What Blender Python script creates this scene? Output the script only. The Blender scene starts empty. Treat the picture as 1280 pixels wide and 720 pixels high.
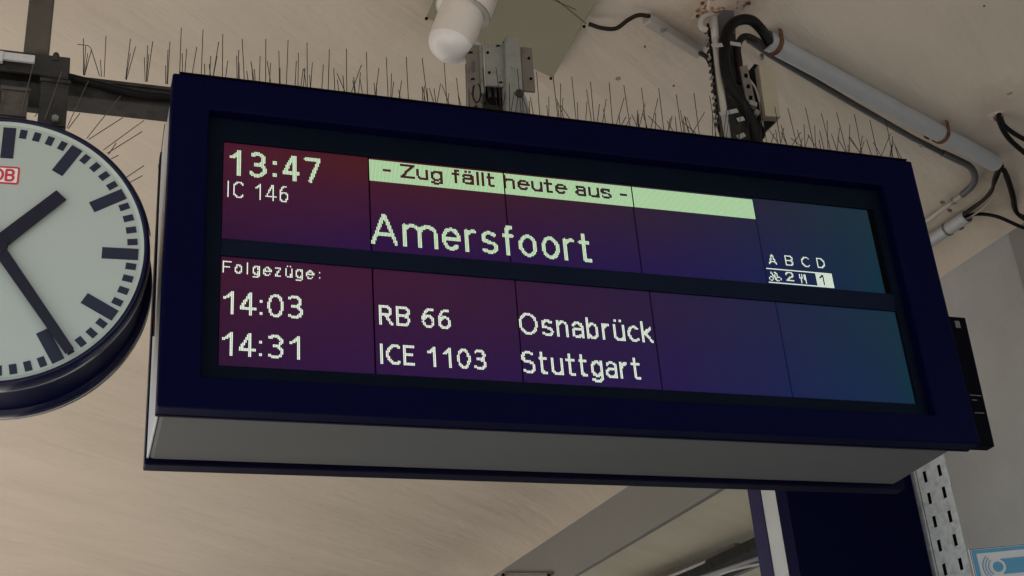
import bpy, math, random
from mathutils import Vector, Matrix
rnd = random.Random(7)
sc = bpy.context.scene
R = math.radians

# ------------------------------------------------------------------ camera
F = 1676.59                      # focal length in pixels of a 1280 wide picture
MR = Matrix(((0.9493, -0.0741, -0.3056), (-0.3054, -0.4483, -0.8401), (-0.0747, 0.8908, -0.4482)))
# orthonormal version
cz = Vector((MR[0][2], MR[1][2], MR[2][2])).normalized()
cx = Vector((MR[0][0], MR[1][0], MR[2][0])); cx = (cx - cz*cx.dot(cz)).normalized()
cy = cz.cross(cx)
MR = Matrix((cx, cy, cz)).transposed()
ZO = 3.0                         # bottom of the departure board above the platform
CAM = Vector((-0.2172, -3.424, -1.3882 + ZO))
camd = bpy.data.cameras.new('camera'); cam = bpy.data.objects.new('camera', camd)
sc.collection.objects.link(cam)
cam.matrix_world = Matrix.Translation(CAM) @ MR.to_4x4()
camd.sensor_width = 36; camd.lens = F / 1280 * 36; camd.clip_start = 0.05; camd.clip_end = 2000
sc.camera = cam

# ------------------------------------------------------------------ world, sun, exposure
SUN_EL, SUN_AZ = R(56), R(-70)    # azimuth from +Y towards +X
w = bpy.data.worlds.new('World'); sc.world = w; w.use_nodes = True
nt = w.node_tree; bg = nt.nodes['Background']
sky = nt.nodes.new('ShaderNodeTexSky'); sky.sky_type = 'NISHITA'; sky.sun_disc = False
sky.sun_elevation = SUN_EL; sky.sun_rotation = SUN_AZ
nt.links.new(sky.outputs[0], bg.inputs[0]); bg.inputs[1].default_value = 0.15
sd = bpy.data.lights.new('sun', 'SUN'); sd.energy = 5; sd.angle = R(0.5); sd.color = (1, 0.93, 0.84)
so = bpy.data.objects.new('sun', sd); sc.collection.objects.link(so)
sdir = Vector((math.sin(SUN_AZ)*math.cos(SUN_EL), math.cos(SUN_AZ)*math.cos(SUN_EL), math.sin(SUN_EL)))
so.rotation_euler = sdir.to_track_quat('Z', 'Y').to_euler(); so.location = (-20, 10, 25)
EXPO = 1.02
sc.view_settings.view_transform = 'Standard'; sc.view_settings.look = 'None'
sc.view_settings.gamma = 1; sc.view_settings.use_curve_mapping = False
sc.view_settings.exposure = EXPO
sc.render.engine = 'CYCLES'
sc.cycles.max_bounces = 8; sc.cycles.diffuse_bounces = 5

# ------------------------------------------------------------------ survey helpers: sight lines of the photograph met with real planes
def ray(px, py):
    return (MR @ Vector(((px-640)/F, -(py-360)/F, -1))).normalized()
def atY(px, py, Y):
    d = ray(px, py); return CAM + d*((Y-CAM.y)/d.y)
def atZ(px, py, Z):              # Z measured from the board's bottom edge
    d = ray(px, py); return CAM + d*((Z+ZO-CAM.z)/d.z)
def atX(px, py, X):
    d = ray(px, py); return CAM + d*((X-CAM.x)/d.x)
WP = Vector((4.38, 1.57, 0)); WD = Vector((-.78, 6.93, 0)).normalized(); WN = Vector((WD.y, -WD.x, 0))
def atW(px, py, off=0.0):        # the face of the pillar and beam; off = metres proud of it
    d = ray(px, py); return CAM + d*((WP - WN*off - CAM).dot(WN)/d.dot(WN))

# ------------------------------------------------------------------ materials
def mat(name, col, rough=.6, metal=0, noise=0.0, scale=8, stretch=(1,1,1), bump=0.0, bscale=60, spec=.5, dirt=None, dirt_scale=3, dirt_lo=.55, dirt_hi=.7):
    m = bpy.data.materials.new(name); m.use_nodes = True
    t = m.node_tree; n = t.nodes; b = n['Principled BSDF']
    b.inputs['Roughness'].default_value = rough; b.inputs['Metallic'].default_value = metal
    b.inputs['Specular IOR Level'].default_value = spec
    tc = n.new('ShaderNodeTexCoord'); mp = n.new('ShaderNodeMapping'); t.links.new(tc.outputs['Object'], mp.inputs[0])
    mp.inputs['Scale'].default_value = stretch
    out = None
    nz = n.new('ShaderNodeTexNoise'); nz.inputs['Scale'].default_value = scale; nz.inputs['Detail'].default_value = 7
    nz.inputs['Roughness'].default_value = .62
    t.links.new(mp.outputs[0], nz.inputs['Vector'])
    mx = n.new('ShaderNodeMix'); mx.data_type = 'RGBA'; mx.blend_type = 'MIX'
    mr = n.new('ShaderNodeMapRange'); mr.inputs[1].default_value = .3; mr.inputs[2].default_value = .7
    t.links.new(nz.outputs[0], mr.inputs[0]); t.links.new(mr.outputs[0], mx.inputs[0])
    mx.inputs[6].default_value = tuple(c*(1-noise) for c in col)+(1,)
    mx.inputs[7].default_value = tuple(min(1, c*(1+noise)) for c in col)+(1,)
    out = mx.outputs[2]
    if dirt:
        n2 = n.new('ShaderNodeTexNoise'); n2.inputs['Scale'].default_value = dirt_scale; n2.inputs['Detail'].default_value = 9
        n2.inputs['Roughness'].default_value = .7
        t.links.new(tc.outputs['Object'], n2.inputs['Vector'])
        r2 = n.new('ShaderNodeMapRange'); r2.inputs[1].default_value = dirt_lo; r2.inputs[2].default_value = dirt_hi
        t.links.new(n2.outputs[0], r2.inputs[0])
        m2 = n.new('ShaderNodeMix'); m2.data_type = 'RGBA'; t.links.new(r2.outputs[0], m2.inputs[0])
        t.links.new(out, m2.inputs[6]); m2.inputs[7].default_value = tuple(dirt)+(1,); out = m2.outputs[2]
    t.links.new(out, b.inputs['Base Color'])
    rr = n.new('ShaderNodeMapRange'); rr.inputs[3].default_value = max(.03, rough-.08); rr.inputs[4].default_value = min(1, rough+.08)
    t.links.new(nz.outputs[0], rr.inputs[0]); t.links.new(rr.outputs[0], b.inputs['Roughness'])
    if bump:
        n3 = n.new('ShaderNodeTexNoise'); n3.inputs['Scale'].default_value = bscale; n3.inputs['Detail'].default_value = 6
        t.links.new(tc.outputs['Object'], n3.inputs['Vector'])
        bp = n.new('ShaderNodeBump'); bp.inputs['Strength'].default_value = bump; bp.inputs['Distance'].default_value = .01
        t.links.new(n3.outputs[0], bp.inputs['Height']); t.links.new(bp.outputs[0], b.inputs['Normal'])
    return m

CZ_ABS = 1.90 + ZO
def ceiling_mat(name, base, streak, spots=True):
    m = bpy.data.materials.new(name); m.use_nodes = True
    t = m.node_tree; n = t.nodes; L = t.links.new; b = n['Principled BSDF']; b.inputs['Roughness'].default_value = .85
    b.inputs['Specular IOR Level'].default_value = .04
    tc = n.new('ShaderNodeTexCoord')
    def noise(scale, detail, rough, sc3=(1,1,1), rot=0, dist=0):
        m0 = n.new('ShaderNodeMapping'); m0.inputs['Rotation'].default_value = (0,0,rot); L(tc.outputs['Object'], m0.inputs[0])
        mp = n.new('ShaderNodeMapping'); mp.inputs['Scale'].default_value = sc3; L(m0.outputs[0], mp.inputs[0])
        x = n.new('ShaderNodeTexNoise'); x.inputs['Scale'].default_value = scale; x.inputs['Detail'].default_value = detail
        x.inputs['Roughness'].default_value = rough; x.inputs['Distortion'].default_value = dist
        L(mp.outputs[0], x.inputs['Vector']); return x.outputs[0]
    def rng(s, a, b_):
        r = n.new('ShaderNodeMapRange'); r.inputs[1].default_value = a; r.inputs[2].default_value = b_; L(s, r.inputs[0]); return r.outputs[0]
    def mix(fac, A, B):
        x = n.new('ShaderNodeMix'); x.data_type = 'RGBA'; L(fac, x.inputs[0])
        for s, v in ((6, A), (7, B)):
            if isinstance(v, tuple): x.inputs[s].default_value = v+(1,)
            else: L(v, x.inputs[s])
        return x.outputs[2]
    k = lambda c, f: tuple(v*f for v in c)
    big = rng(noise(.55, 3, .5), .35, .68)
    c = mix(big, k(base, .93), k(base, 1.06))
    st = rng(noise(1.0, 8, .66, (.40, 1.9, 1), R(-36), .5), .40, .72)      # trowel and formwork streaks
    c = mix(st, c, streak)
    st2 = rng(noise(1.1, 8, .7, (.6, 5.5, 1), R(-40), .3), .50, .85)
    c = mix(st2, c, k(base, 1.06))
    fine = rng(noise(38, 6, .7), .3, .7)
    c2 = mix(fine, k(base, .97), k(base, 1.03))
    mm = n.new('ShaderNodeMix'); mm.data_type = 'RGBA'; mm.inputs[0].default_value = .35; L(c, mm.inputs[6]); L(c2, mm.inputs[7]); c = mm.outputs[2]
    if spots:
        sp = rng(noise(7.5, 2, .5), .785, .80)
        c = mix(sp, c, k(streak, .55))
    # rust stain at the flange; darker patches paint in shade round pipe and fittings
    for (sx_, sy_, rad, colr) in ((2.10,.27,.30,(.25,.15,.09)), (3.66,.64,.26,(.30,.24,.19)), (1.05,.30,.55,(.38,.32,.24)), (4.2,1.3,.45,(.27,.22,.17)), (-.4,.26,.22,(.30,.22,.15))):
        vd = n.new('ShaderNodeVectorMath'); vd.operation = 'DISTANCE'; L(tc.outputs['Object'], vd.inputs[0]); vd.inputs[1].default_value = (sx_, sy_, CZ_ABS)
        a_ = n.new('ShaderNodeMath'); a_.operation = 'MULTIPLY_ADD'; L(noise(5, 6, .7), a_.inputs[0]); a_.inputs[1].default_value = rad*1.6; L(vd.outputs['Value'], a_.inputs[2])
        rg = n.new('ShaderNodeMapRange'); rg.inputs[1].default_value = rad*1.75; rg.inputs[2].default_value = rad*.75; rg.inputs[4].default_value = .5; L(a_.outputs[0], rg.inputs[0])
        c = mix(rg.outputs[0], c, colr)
    L(c, b.inputs['Base Color'])
    bp = n.new('ShaderNodeBump'); bp.inputs['Strength'].default_value = .22; bp.inputs['Distance'].default_value = .01
    L(noise(22, 8, .65), bp.inputs['Height']); L(bp.outputs[0], b.inputs['Normal'])
    bp2 = n.new('ShaderNodeBump'); bp2.inputs['Strength'].default_value = .5; bp2.inputs['Distance'].default_value = .05
    L(noise(1.3, 5, .6, (.4, 2.2, 1), R(-38), .4), bp2.inputs['Height']); L(bp.outputs[0], bp2.inputs['Normal']); L(bp2.outputs[0], b.inputs['Normal'])
    return m

M = {}
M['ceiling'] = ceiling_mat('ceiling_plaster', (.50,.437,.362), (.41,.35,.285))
M['ceiling_far'] = ceiling_mat('ceiling_plaster_olive', (.58,.55,.43), (.46,.42,.31))
M['concrete'] = mat('painted_concrete', (.27,.27,.262), .85, noise=.13, scale=1.1, bump=.3, bscale=45, spec=.05, dirt=(.26,.24,.21), dirt_scale=5, dirt_lo=.66, dirt_hi=.76)
M['beam_concrete'] = mat('beam_concrete', (.175,.172,.158), .85, noise=.05, scale=2.0, stretch=(1,.3,1), bump=.25, bscale=40, spec=.05)
M['platform'] = mat('platform_paving', (.42,.40,.36), .85, noise=.15, scale=6, bump=.3, bscale=30)
M['ground'] = mat('ballast_ground', (.30,.27,.24), .95, noise=.25, scale=14, bump=.6, bscale=20)
M['navy'] = mat('navy_paint', (.0010,.0013,.0165), .5, noise=.08, scale=3, spec=.03)
M['navy_edge'] = mat('navy_edge_paint', (.0022,.0020,.0110), .45, noise=.12, scale=8, spec=0.04)
M['clock_navy'] = mat('clock_enamel', (0.0042,0.0042,0.0210), .16, noise=.12, scale=5, spec=.18)
M['bezel'] = mat('bezel_black', (.0028,.0048,.0105), .5, noise=.15, scale=6, spec=0.03)
M['bar'] = mat('bar_blue_black', (.0045,.0075,.0175), .5, noise=.1, scale=6, spec=.03)
M['silver'] = mat('silver_paint', (.075,.079,.080), .6, noise=.04, scale=3, stretch=(.3,2,2), spec=.15, dirt=(.07,.07,.067), dirt_scale=9, dirt_lo=.62, dirt_hi=.78)
M['silver_light'] = mat('silver_end', (.36,.37,.37), .4, metal=.1, noise=.05, scale=5)
M['dial'] = mat('dial_enamel', (.335,.375,.34), .35, noise=.015, scale=2, spec=.5)
M['dialrim'] = mat('dial_rim', (.33,.375,.335), .4, noise=.02, scale=2)
M['ink'] = mat('dial_ink', (0.0154,0.0168,0.0350), .45, noise=.1, scale=20, spec=0.2)
M['hand'] = mat('hand_black', (0.0096,0.0090,0.0192), .4, noise=.1, scale=20, spec=0.2)
M['red'] = mat('logo_red', (.42,.02,.035), .45, noise=.05, scale=20)
M['logowhite'] = mat('logo_white', (.66,.62,.60), .45, noise=.03, scale=20)
M['steel'] = mat('weathered_steel', (0.0340,0.0328,0.0312), .62, metal=.25, noise=.25, scale=14, bump=.2, bscale=50, dirt=(.018,.014,.012), dirt_scale=16, dirt_lo=.5, dirt_hi=.66, spec=0.2)
M['post'] = mat('galvanised_post', (0.0800,0.0725,0.0625), .6, metal=.3, noise=.2, scale=9, stretch=(1,1,.4), bump=.12, dirt=(.04,.027,.02), dirt_scale=9, dirt_lo=.5, dirt_hi=.7, spec=0.2)
M['galv'] = mat('galvanised_plate', (0.2088,0.2124,0.1944), .55, metal=.35, noise=.14, scale=18, bump=.15, bscale=80, dirt=(.13,.115,.10), dirt_scale=12, dirt_lo=.56, dirt_hi=.68, spec=0.3)
M['galv_warm'] = mat('galvanised_warm', (0.1500,0.1320,0.1140), .55, metal=.3, noise=.14, scale=18, dirt=(.10,.075,.06), dirt_scale=14, dirt_lo=.55, dirt_hi=.68, spec=0.25)
M['hole'] = mat('hole_black', (0.0024,0.0024,0.0024), .8, spec=0.02)
M['cable'] = mat('cable_rubber', (0.0042,0.0038,0.0042), .5, noise=.2, scale=30, bump=.2, bscale=200, spec=0.12)
M['cable_brown'] = mat('cable_brown', (0.0158,0.0099,0.0081), .5, noise=.2, scale=30, spec=0.15)
M['pvc'] = mat('pvc_conduit', (0.2700,0.2775,0.2812), .42, noise=.05, scale=6, spec=.5, dirt=(.2,.17,.15), dirt_scale=7, dirt_lo=.62, dirt_hi=.8)
M['pvc_warm'] = mat('pvc_conduit_warm', (0.3060,0.2848,0.2550), .5, noise=.07, scale=10, dirt=(.2,.16,.13), dirt_scale=9, dirt_lo=.6, dirt_hi=.76)
M['pipe_dark'] = mat('pipe_grey', (0.0663,0.0638,0.0638), .4, noise=.1, scale=10, spec=0.3)
M['rust'] = mat('rust', (0.1200,0.0510,0.0300), .85, noise=.35, scale=40, bump=.5, bscale=90, dirt=(.07,.035,.025), dirt_scale=30, dirt_lo=.5, dirt_hi=.6, spec=0.1)
M['flange'] = mat('flaking_flange', (.46,.36,.28), .8, noise=.1, scale=14, bump=.4, bscale=60, dirt=(.17,.07,.04), dirt_scale=16, dirt_lo=.52, dirt_hi=.57)
M['box_navy'] = mat('box_navy', (.010,.008,.042), .4, noise=.1, scale=6, spec=.12)
M['olive'] = mat('olive_plate', (.24,.225,.15), .5, noise=.06, scale=2.2, spec=.4, dirt=(.14,.13,.09), dirt_scale=4, dirt_lo=.62, dirt_hi=.85)
M['opal'] = mat('opal_glass', (.50,.455,.41), .3, noise=.03, scale=4, spec=.5)
M['opaldome'] = mat('opal_dome', (.60,.575,.55), .3, noise=.03, scale=4, spec=.5)
M['beigebox'] = mat('beige_plastic', (0.2700,0.2400,0.1762), .5, noise=.06, scale=12, dirt=(.2,.16,.11), dirt_scale=14, dirt_lo=.6, dirt_hi=.75)
M['white'] = mat('white_enamel', (.42,.42,.415), .5, noise=.08, scale=12)
M['tie'] = mat('cable_tie', (0.2520,0.2485,0.2380), .45, noise=.05)
M['wire'] = mat('spike_wire', (0.0192,0.0158,0.0140), .5, metal=.3, noise=.2, scale=50, spec=0.15)
M['wire_light'] = mat('spike_wire_worn', (0.0960,0.0840,0.0720), .45, metal=.5, noise=.2, scale=50, spec=0.2)
M['perf'] = mat('perforated_zinc', (.47,.51,.53), .55, noise=.13, scale=22, dirt=(.36,.38,.39), dirt_scale=18, dirt_lo=.5, dirt_hi=.6, bump=.1)
M['blue'] = mat('sign_blue', (.045,.19,.30), .45, noise=.06, scale=20)
M['signgrey'] = mat('sign_white', (.42,.41,.41), .45, noise=.04, scale=20)
M['black'] = mat('black_panel', (.0022,.0022,.0045), .6, noise=.1, scale=10, spec=.02)
M['scratch'] = mat('label_grey', (.10,.085,.09), .6)
M['patch'] = mat('broken_plaster', (.50,.42,.36), .95, noise=.3, scale=60, bump=.8, bscale=50)

def emis(name, col, strength, back=(.006,.007,.009)):
    m = bpy.data.materials.new(name); m.use_nodes = True; b = m.node_tree.nodes['Principled BSDF']
    b.inputs['Base Color'].default_value = back+(1,); b.inputs['Roughness'].default_value = .3
    b.inputs['Emission Color'].default_value = col+(1,); b.inputs['Emission Strength'].default_value = strength
    return m
EM = 2**(-EXPO)
M['glow'] = emis('lit_pixels', (.68,.90,.60), 1.0*EM)
M['glow_white'] = emis('lit_pixels_white', (.86,.98,.80), 1.0*EM)
M['band'] = emis('lit_band', (.44,.68,.38), 1.0*EM)

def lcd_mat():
    # panels glow faintly, in a ramp from red and purple to teal across the board
    m = bpy.data.materials.new('lcd_tint'); m.use_nodes = True
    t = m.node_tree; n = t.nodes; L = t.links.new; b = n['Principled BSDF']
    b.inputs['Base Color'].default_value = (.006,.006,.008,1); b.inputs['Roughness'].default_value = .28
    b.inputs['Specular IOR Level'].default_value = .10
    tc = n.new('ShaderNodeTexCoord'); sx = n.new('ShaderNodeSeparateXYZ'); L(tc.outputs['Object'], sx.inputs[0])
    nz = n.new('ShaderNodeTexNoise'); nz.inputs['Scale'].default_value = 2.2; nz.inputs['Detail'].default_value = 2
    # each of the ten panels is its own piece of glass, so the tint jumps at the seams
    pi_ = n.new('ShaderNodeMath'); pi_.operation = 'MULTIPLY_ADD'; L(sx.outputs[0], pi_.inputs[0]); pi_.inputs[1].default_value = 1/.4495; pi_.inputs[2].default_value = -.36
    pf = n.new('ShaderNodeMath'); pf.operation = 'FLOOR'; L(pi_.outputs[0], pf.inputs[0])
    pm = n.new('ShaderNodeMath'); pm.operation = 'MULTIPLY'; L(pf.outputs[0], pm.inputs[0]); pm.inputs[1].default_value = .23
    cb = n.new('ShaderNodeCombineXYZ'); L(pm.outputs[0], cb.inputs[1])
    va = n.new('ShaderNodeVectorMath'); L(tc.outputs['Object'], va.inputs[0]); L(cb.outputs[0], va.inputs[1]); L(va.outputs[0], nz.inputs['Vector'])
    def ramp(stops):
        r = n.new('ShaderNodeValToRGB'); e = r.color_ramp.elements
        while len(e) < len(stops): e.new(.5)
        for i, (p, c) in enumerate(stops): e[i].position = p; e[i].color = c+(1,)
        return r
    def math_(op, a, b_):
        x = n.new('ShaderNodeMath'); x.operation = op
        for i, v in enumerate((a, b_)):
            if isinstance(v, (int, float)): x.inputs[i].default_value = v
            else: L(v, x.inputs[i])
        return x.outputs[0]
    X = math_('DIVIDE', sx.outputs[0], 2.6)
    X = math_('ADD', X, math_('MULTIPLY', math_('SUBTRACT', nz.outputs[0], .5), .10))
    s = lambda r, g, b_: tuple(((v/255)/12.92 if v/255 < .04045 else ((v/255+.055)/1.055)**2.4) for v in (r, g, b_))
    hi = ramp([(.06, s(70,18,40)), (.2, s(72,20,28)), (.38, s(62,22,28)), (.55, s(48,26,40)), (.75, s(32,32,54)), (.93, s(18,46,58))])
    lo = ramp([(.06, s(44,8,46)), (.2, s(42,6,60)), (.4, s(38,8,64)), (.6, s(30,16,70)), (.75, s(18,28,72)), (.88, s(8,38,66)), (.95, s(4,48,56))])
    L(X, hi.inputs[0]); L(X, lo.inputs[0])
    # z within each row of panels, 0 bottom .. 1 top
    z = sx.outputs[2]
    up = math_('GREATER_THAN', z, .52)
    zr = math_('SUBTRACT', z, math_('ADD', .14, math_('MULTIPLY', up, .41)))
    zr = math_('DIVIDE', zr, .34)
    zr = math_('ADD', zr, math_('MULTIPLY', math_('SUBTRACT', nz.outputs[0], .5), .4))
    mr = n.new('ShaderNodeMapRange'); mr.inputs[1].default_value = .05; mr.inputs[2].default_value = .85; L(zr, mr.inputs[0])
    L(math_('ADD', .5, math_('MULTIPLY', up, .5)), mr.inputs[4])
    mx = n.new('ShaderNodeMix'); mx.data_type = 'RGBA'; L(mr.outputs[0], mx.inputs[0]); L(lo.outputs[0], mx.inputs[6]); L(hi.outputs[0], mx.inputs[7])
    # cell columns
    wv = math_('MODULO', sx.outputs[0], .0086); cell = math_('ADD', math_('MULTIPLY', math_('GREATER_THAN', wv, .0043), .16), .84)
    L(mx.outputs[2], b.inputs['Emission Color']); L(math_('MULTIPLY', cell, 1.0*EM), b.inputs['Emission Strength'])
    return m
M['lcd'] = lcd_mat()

# ------------------------------------------------------------------ mesh building
class MB:
    def __init__(s): s.v = []; s.f = []; s.sm = []
    def add(s, vs, fs, smooth=False):
        o = len(s.v); s.v += [Vector(v) for v in vs]; s.f += [tuple(i+o for i in f) for f in fs]; s.sm += [smooth]*len(fs); return s
    def box(s, a, b):
        x0,y0,z0 = [min(p,q) for p,q in zip(a,b)]; x1,y1,z1 = [max(p,q) for p,q in zip(a,b)]
        return s.add([(x0,y0,z0),(x1,y0,z0),(x1,y1,z0),(x0,y1,z0),(x0,y0,z1),(x1,y0,z1),(x1,y1,z1),(x0,y1,z1)],
              [(0,3,2,1),(4,5,6,7),(0,1,5,4),(1,2,6,5),(2,3,7,6),(3,0,4,7)])
    def obox(s, c, u, v, w_, hu, hv, hw):
        c = Vector(c); u = Vector(u).normalized()*hu; v = Vector(v).normalized()*hv; w_ = Vector(w_).normalized()*hw
        P = [c+u*a+v*b+w_*d for d in (-1,1) for a,b in ((-1,-1),(1,-1),(1,1),(-1,1))]
        return s.add(P, [(0,3,2,1),(4,5,6,7),(0,1,5,4),(1,2,6,5),(2,3,7,6),(3,0,4,7)])
    def prism(s, poly, d):       # poly: list of 3D points, extruded by vector d
        d = Vector(d); k = len(poly); P = [Vector(p) for p in poly] + [Vector(p)+d for p in poly]
        return s.add(P, [tuple(range(k))[::-1], tuple(range(k, 2*k))] + [(i, (i+1)%k, (i+1)%k+k, i+k) for i in range(k)])
    def tube(s, pts, r, n=12, caps=True):
        pts = [Vector(p) for p in pts]; rs = r if isinstance(r, (list, tuple)) else [r]*len(pts)
        o = len(s.v); up = None; rings = []
        for i, p in enumerate(pts):
            d = (pts[min(i+1, len(pts)-1)] - pts[max(i-1, 0)]).normalized()
            if up is None:
                up = Vector((0,0,1)) if abs(d.z) < .9 else Vector((1,0,0))
            a = (up - d*up.dot(d)).normalized(); up = a; b = d.cross(a)
            rings.append([p + (a*math.cos(2*math.pi*k/n) + b*math.sin(2*math.pi*k/n))*rs[i] for k in range(n)])
        vs = [v for r_ in rings for v in r_]; fs = []
        for i in range(len(pts)-1):
            for k in range(n): fs.append((i*n+k, i*n+(k+1)%n, (i+1)*n+(k+1)%n, (i+1)*n+k))
        s.add(vs, fs, True)
        if caps: s.f += [tuple(o+k for k in range(n))[::-1], tuple(o+(len(pts)-1)*n+k for k in range(n))]; s.sm += [False, False]
        return s
    def lathe(s, prof, mtx, n=96, smooth=True):   # prof: (radius, height) along local z
        vs = []; fs = []
        for r, h in prof:
            for k in range(n):
                a = 2*math.pi*k/n; vs.append(mtx @ Vector((r*math.cos(a), r*math.sin(a), h)))
        for i in range(len(prof)-1):
            for k in range(n): fs.append((i*n+k, i*n+(k+1)%n, (i+1)*n+(k+1)%n, (i+1)*n+k))
        return s.add(vs, fs, smooth)
def spline(pts, n=8):            # Catmull-Rom through the points
    P = [Vector(p) for p in pts]; P = [P[0]*2-P[1]] + P + [P[-1]*2-P[-2]]; out = []
    for i in range(1, len(P)-2):
        for k in range(n):
            t = k/n; a,b,c,d = P[i-1],P[i],P[i+1],P[i+2]
            out.append(.5*((2*b)+(c-a)*t+(2*a-5*b+4*c-d)*t*t+(-a+3*b-3*c+d)*t**3))
    out.append(P[-2]); return out

def wloc(o):
    p = Vector((0,0,0))
    while o is not None: p += o.location; o = o.parent
    return p
def thing(name, label, cat, loc, group=None):
    o = bpy.data.objects.new(name, None); sc.collection.objects.link(o); o.location = loc; o.empty_display_size = .1
    o['label'] = label; o['category'] = cat
    if group: o['group'] = group
    return o
def obj(name, mb, m, parent=None, bevel=0, label=None, cat=None, group=None, kind=None, loc=None, split=True):
    base = wloc(parent) if parent else Vector((0,0,0))
    if loc is None: loc = base if parent else (sum(mb.v, Vector())/len(mb.v) if kind is None else Vector((0,0,0)))
    loc = Vector(loc)
    me = bpy.data.meshes.new(name); me.from_pydata([v-loc for v in mb.v], [], mb.f); me.update()
    for p, sm in zip(me.polygons, mb.sm): p.use_smooth = sm
    me.materials.append(M[m] if isinstance(m, str) else m)
    o = bpy.data.objects.new(name, me); sc.collection.objects.link(o); o.location = loc-base
    if parent: o.parent = parent
    if bevel:
        b = o.modifiers.new('bevel', 'BEVEL'); b.width = bevel; b.segments = 2; b.limit_method = 'ANGLE'; b.angle_limit = R(40)
    if any(mb.sm) and not all(mb.sm): pass
    for k, v in (('label', label), ('category', cat), ('group', group), ('kind', kind)):
        if v: o[k] = v
    return o
def again(src, parent, loc, rot=None, scale=None):
    o = src.copy(); sc.collection.objects.link(o); o.parent = parent; o.location = loc
    if rot is not None: o.rotation_euler = rot
    if scale is not None: o.scale = scale
    return o
Z = lambda z: z + ZO

# ------------------------------------------------------------------ the setting
CZ = 1.90                                                # ceiling above the board's bottom edge
g = MB(); g.add([(-400,-400,-.8),(400,-400,-.8),(400,400,-.8),(-400,400,-.8)], [(0,1,2,3)])
obj('ground', g, 'ground', kind='structure')
g = MB(); g.box((-5.2,-60,-.79),(30,60,0)); obj('platform', g, 'platform', kind='structure')
beam_x = lambda Y: WP.x + (Y-WP.y)*WD.x/WD.y             # pillar and beam face
# ceiling: near bay up to the beam with an added cove, then the next bay
def ceil_bay(name, xa, xb, m):
    g = MB(); ys = [-6,-4.5,-3,0,1.57,4,8,14,24,46]; N = 40
    prof = []
    vs = []; fs = []
    for y in ys:
        for i in range(N+1):
            t = i/N; x0 = xa(y); x1 = xb(y); x = x0+(x1-x0)*(1-(1-t)**1.6)
            d = x1-x; z = CZ
            if name == 'ceiling' and d < .55: z = CZ - .075*(1-d/.55)**2  # added cove, shaped to catch light as a brighter band along the beam
            vs.append((x, y, Z(z)))
    for j in range(len(ys)-1):
        for i in range(N): a = j*(N+1)+i; fs.append((a, a+N+1, a+N+2, a+1))
    g.add(vs, fs, True)
    k = len(vs); fs = [tuple(i+k for i in f)[::-1] for f in fs]; vs = vs + [(x, y, Z(CZ+.16)) for x, y, z in vs]
    for j in range(len(ys)-1):
        for i in (0, N):
            a = j*(N+1)+i; fs.append((a, a+N+1, a+N+1+k, a+k))
    for i in range(N):
        for j in (0, len(ys)-1):
            a = j*(N+1)+i; fs.append((a, a+1, a+1+k, a+k))
    g.add(vs, fs, False)
    o = obj(name, g, m, kind='structure')
    return o
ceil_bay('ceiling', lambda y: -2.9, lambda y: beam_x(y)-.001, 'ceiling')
ceil_bay('far_ceiling', lambda y: beam_x(y)+.061, lambda y: 17, 'ceiling_far')
# beam
t = thing('roof_beam', 'long grey concrete roof beam running away above the pillar', 'beam', (beam_x(8), 8, Z(1.41)))
g = MB(); a = WP + WD*(-30); b = WP + WD*38
g.prism([(a.x, a.y, Z(1.405)), (a.x, a.y, Z(2.05)), (a.x+.06, a.y, Z(2.05)), (a.x+.06, a.y, Z(1.405))], (b.x-a.x, b.y-a.y, 0))
obj('beam_body', g, 'beam_concrete', t, bevel=.012)
# pillar
pl = thing('concrete_pillar', 'pale grey concrete pillar carrying the roof beam at right edge', 'pillar', (4.6, 2.6, 0))
g = MB()
p0 = WP + WD*0.0 - WN*.004; p1 = WP + WD*2.3 - WN*.004
g.prism([(p0.x, p0.y, 0), (p0.x+.10, p0.y-.16, 0), (p0.x+.62, p0.y-.16, 0), (p0.x+.62, p1.y, 0), (p1.x, p1.y, 0)], (0,0,Z(CZ)-.002))
obj('pillar_shaft', g, 'concrete', pl, bevel=.01)

# ------------------------------------------------------------------ perforated strip on the pillar
s0 = atW(1152, 595, .006); s1 = atW(1177, 720, .006); s2 = atW(1206, 680, .006)
ya, yb = s2.y, (s0.y+s1.y)/2+.08
t = thing('perforated_strip', 'pale perforated zinc strip with two columns of black slots on pillar', 'metal strip', (atW(1190,720).x, (ya+yb)/2, Z(-.6)))
def wpt(y, z, off): p = WP + WD*((y-WP.y)/WD.y) - WN*off; return Vector((p.x, p.y, z))
g = MB(); q0 = wpt(ya, 0, .004); q1 = wpt(yb, 0, .004)
g.prism([(q0.x,q0.y,Z(-.6)),(q1.x,q1.y,Z(-.6)),(q1.x,q1.y,Z(1.15)),(q0.x,q0.y,Z(1.15))], -WN*.006)
obj('strip_plate', g, 'perf', t, bevel=.001)
g = MB(); q = wpt(yb-.04, 0, .010); g.obox((q.x, q.y, Z(.275)), WD, (0,0,1), WN, .003, .87, .002); obj('folded_edge', g, 'perf', t)
g = MB(); q = wpt(yb-.055, 0, .0105); g.obox((q.x, q.y, Z(.275)), WD, (0,0,1), WN, .0015, .87, .001); obj('seam', g, 'hole', t)
# slots surveyed: (1164,622)... two columns
slots = []
for px, py in ((1156.5,596),(1162,623),(1168.5,652),(1174.5,682),(1181,712)): slots.append(atW(px, py, .0106))
for px, py in ((1174.5,588),(1180.5,615.5),(1187.5,645.5),(1194,675),(1201,705)): slots.append(atW(px, py, .0106))
for z_ in (-.18, -.33, -.48):
    slots += [Vector((slots[4].x, slots[4].y, slots[4].z+z_+.05)), Vector((slots[9].x, slots[9].y, slots[9].z+z_+.05))]
for p in slots:
    g = MB(); g.obox(p, WD, (0,0,1), WN, .0115, .031, .0012); obj('slot', g, 'hole', t)

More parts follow.
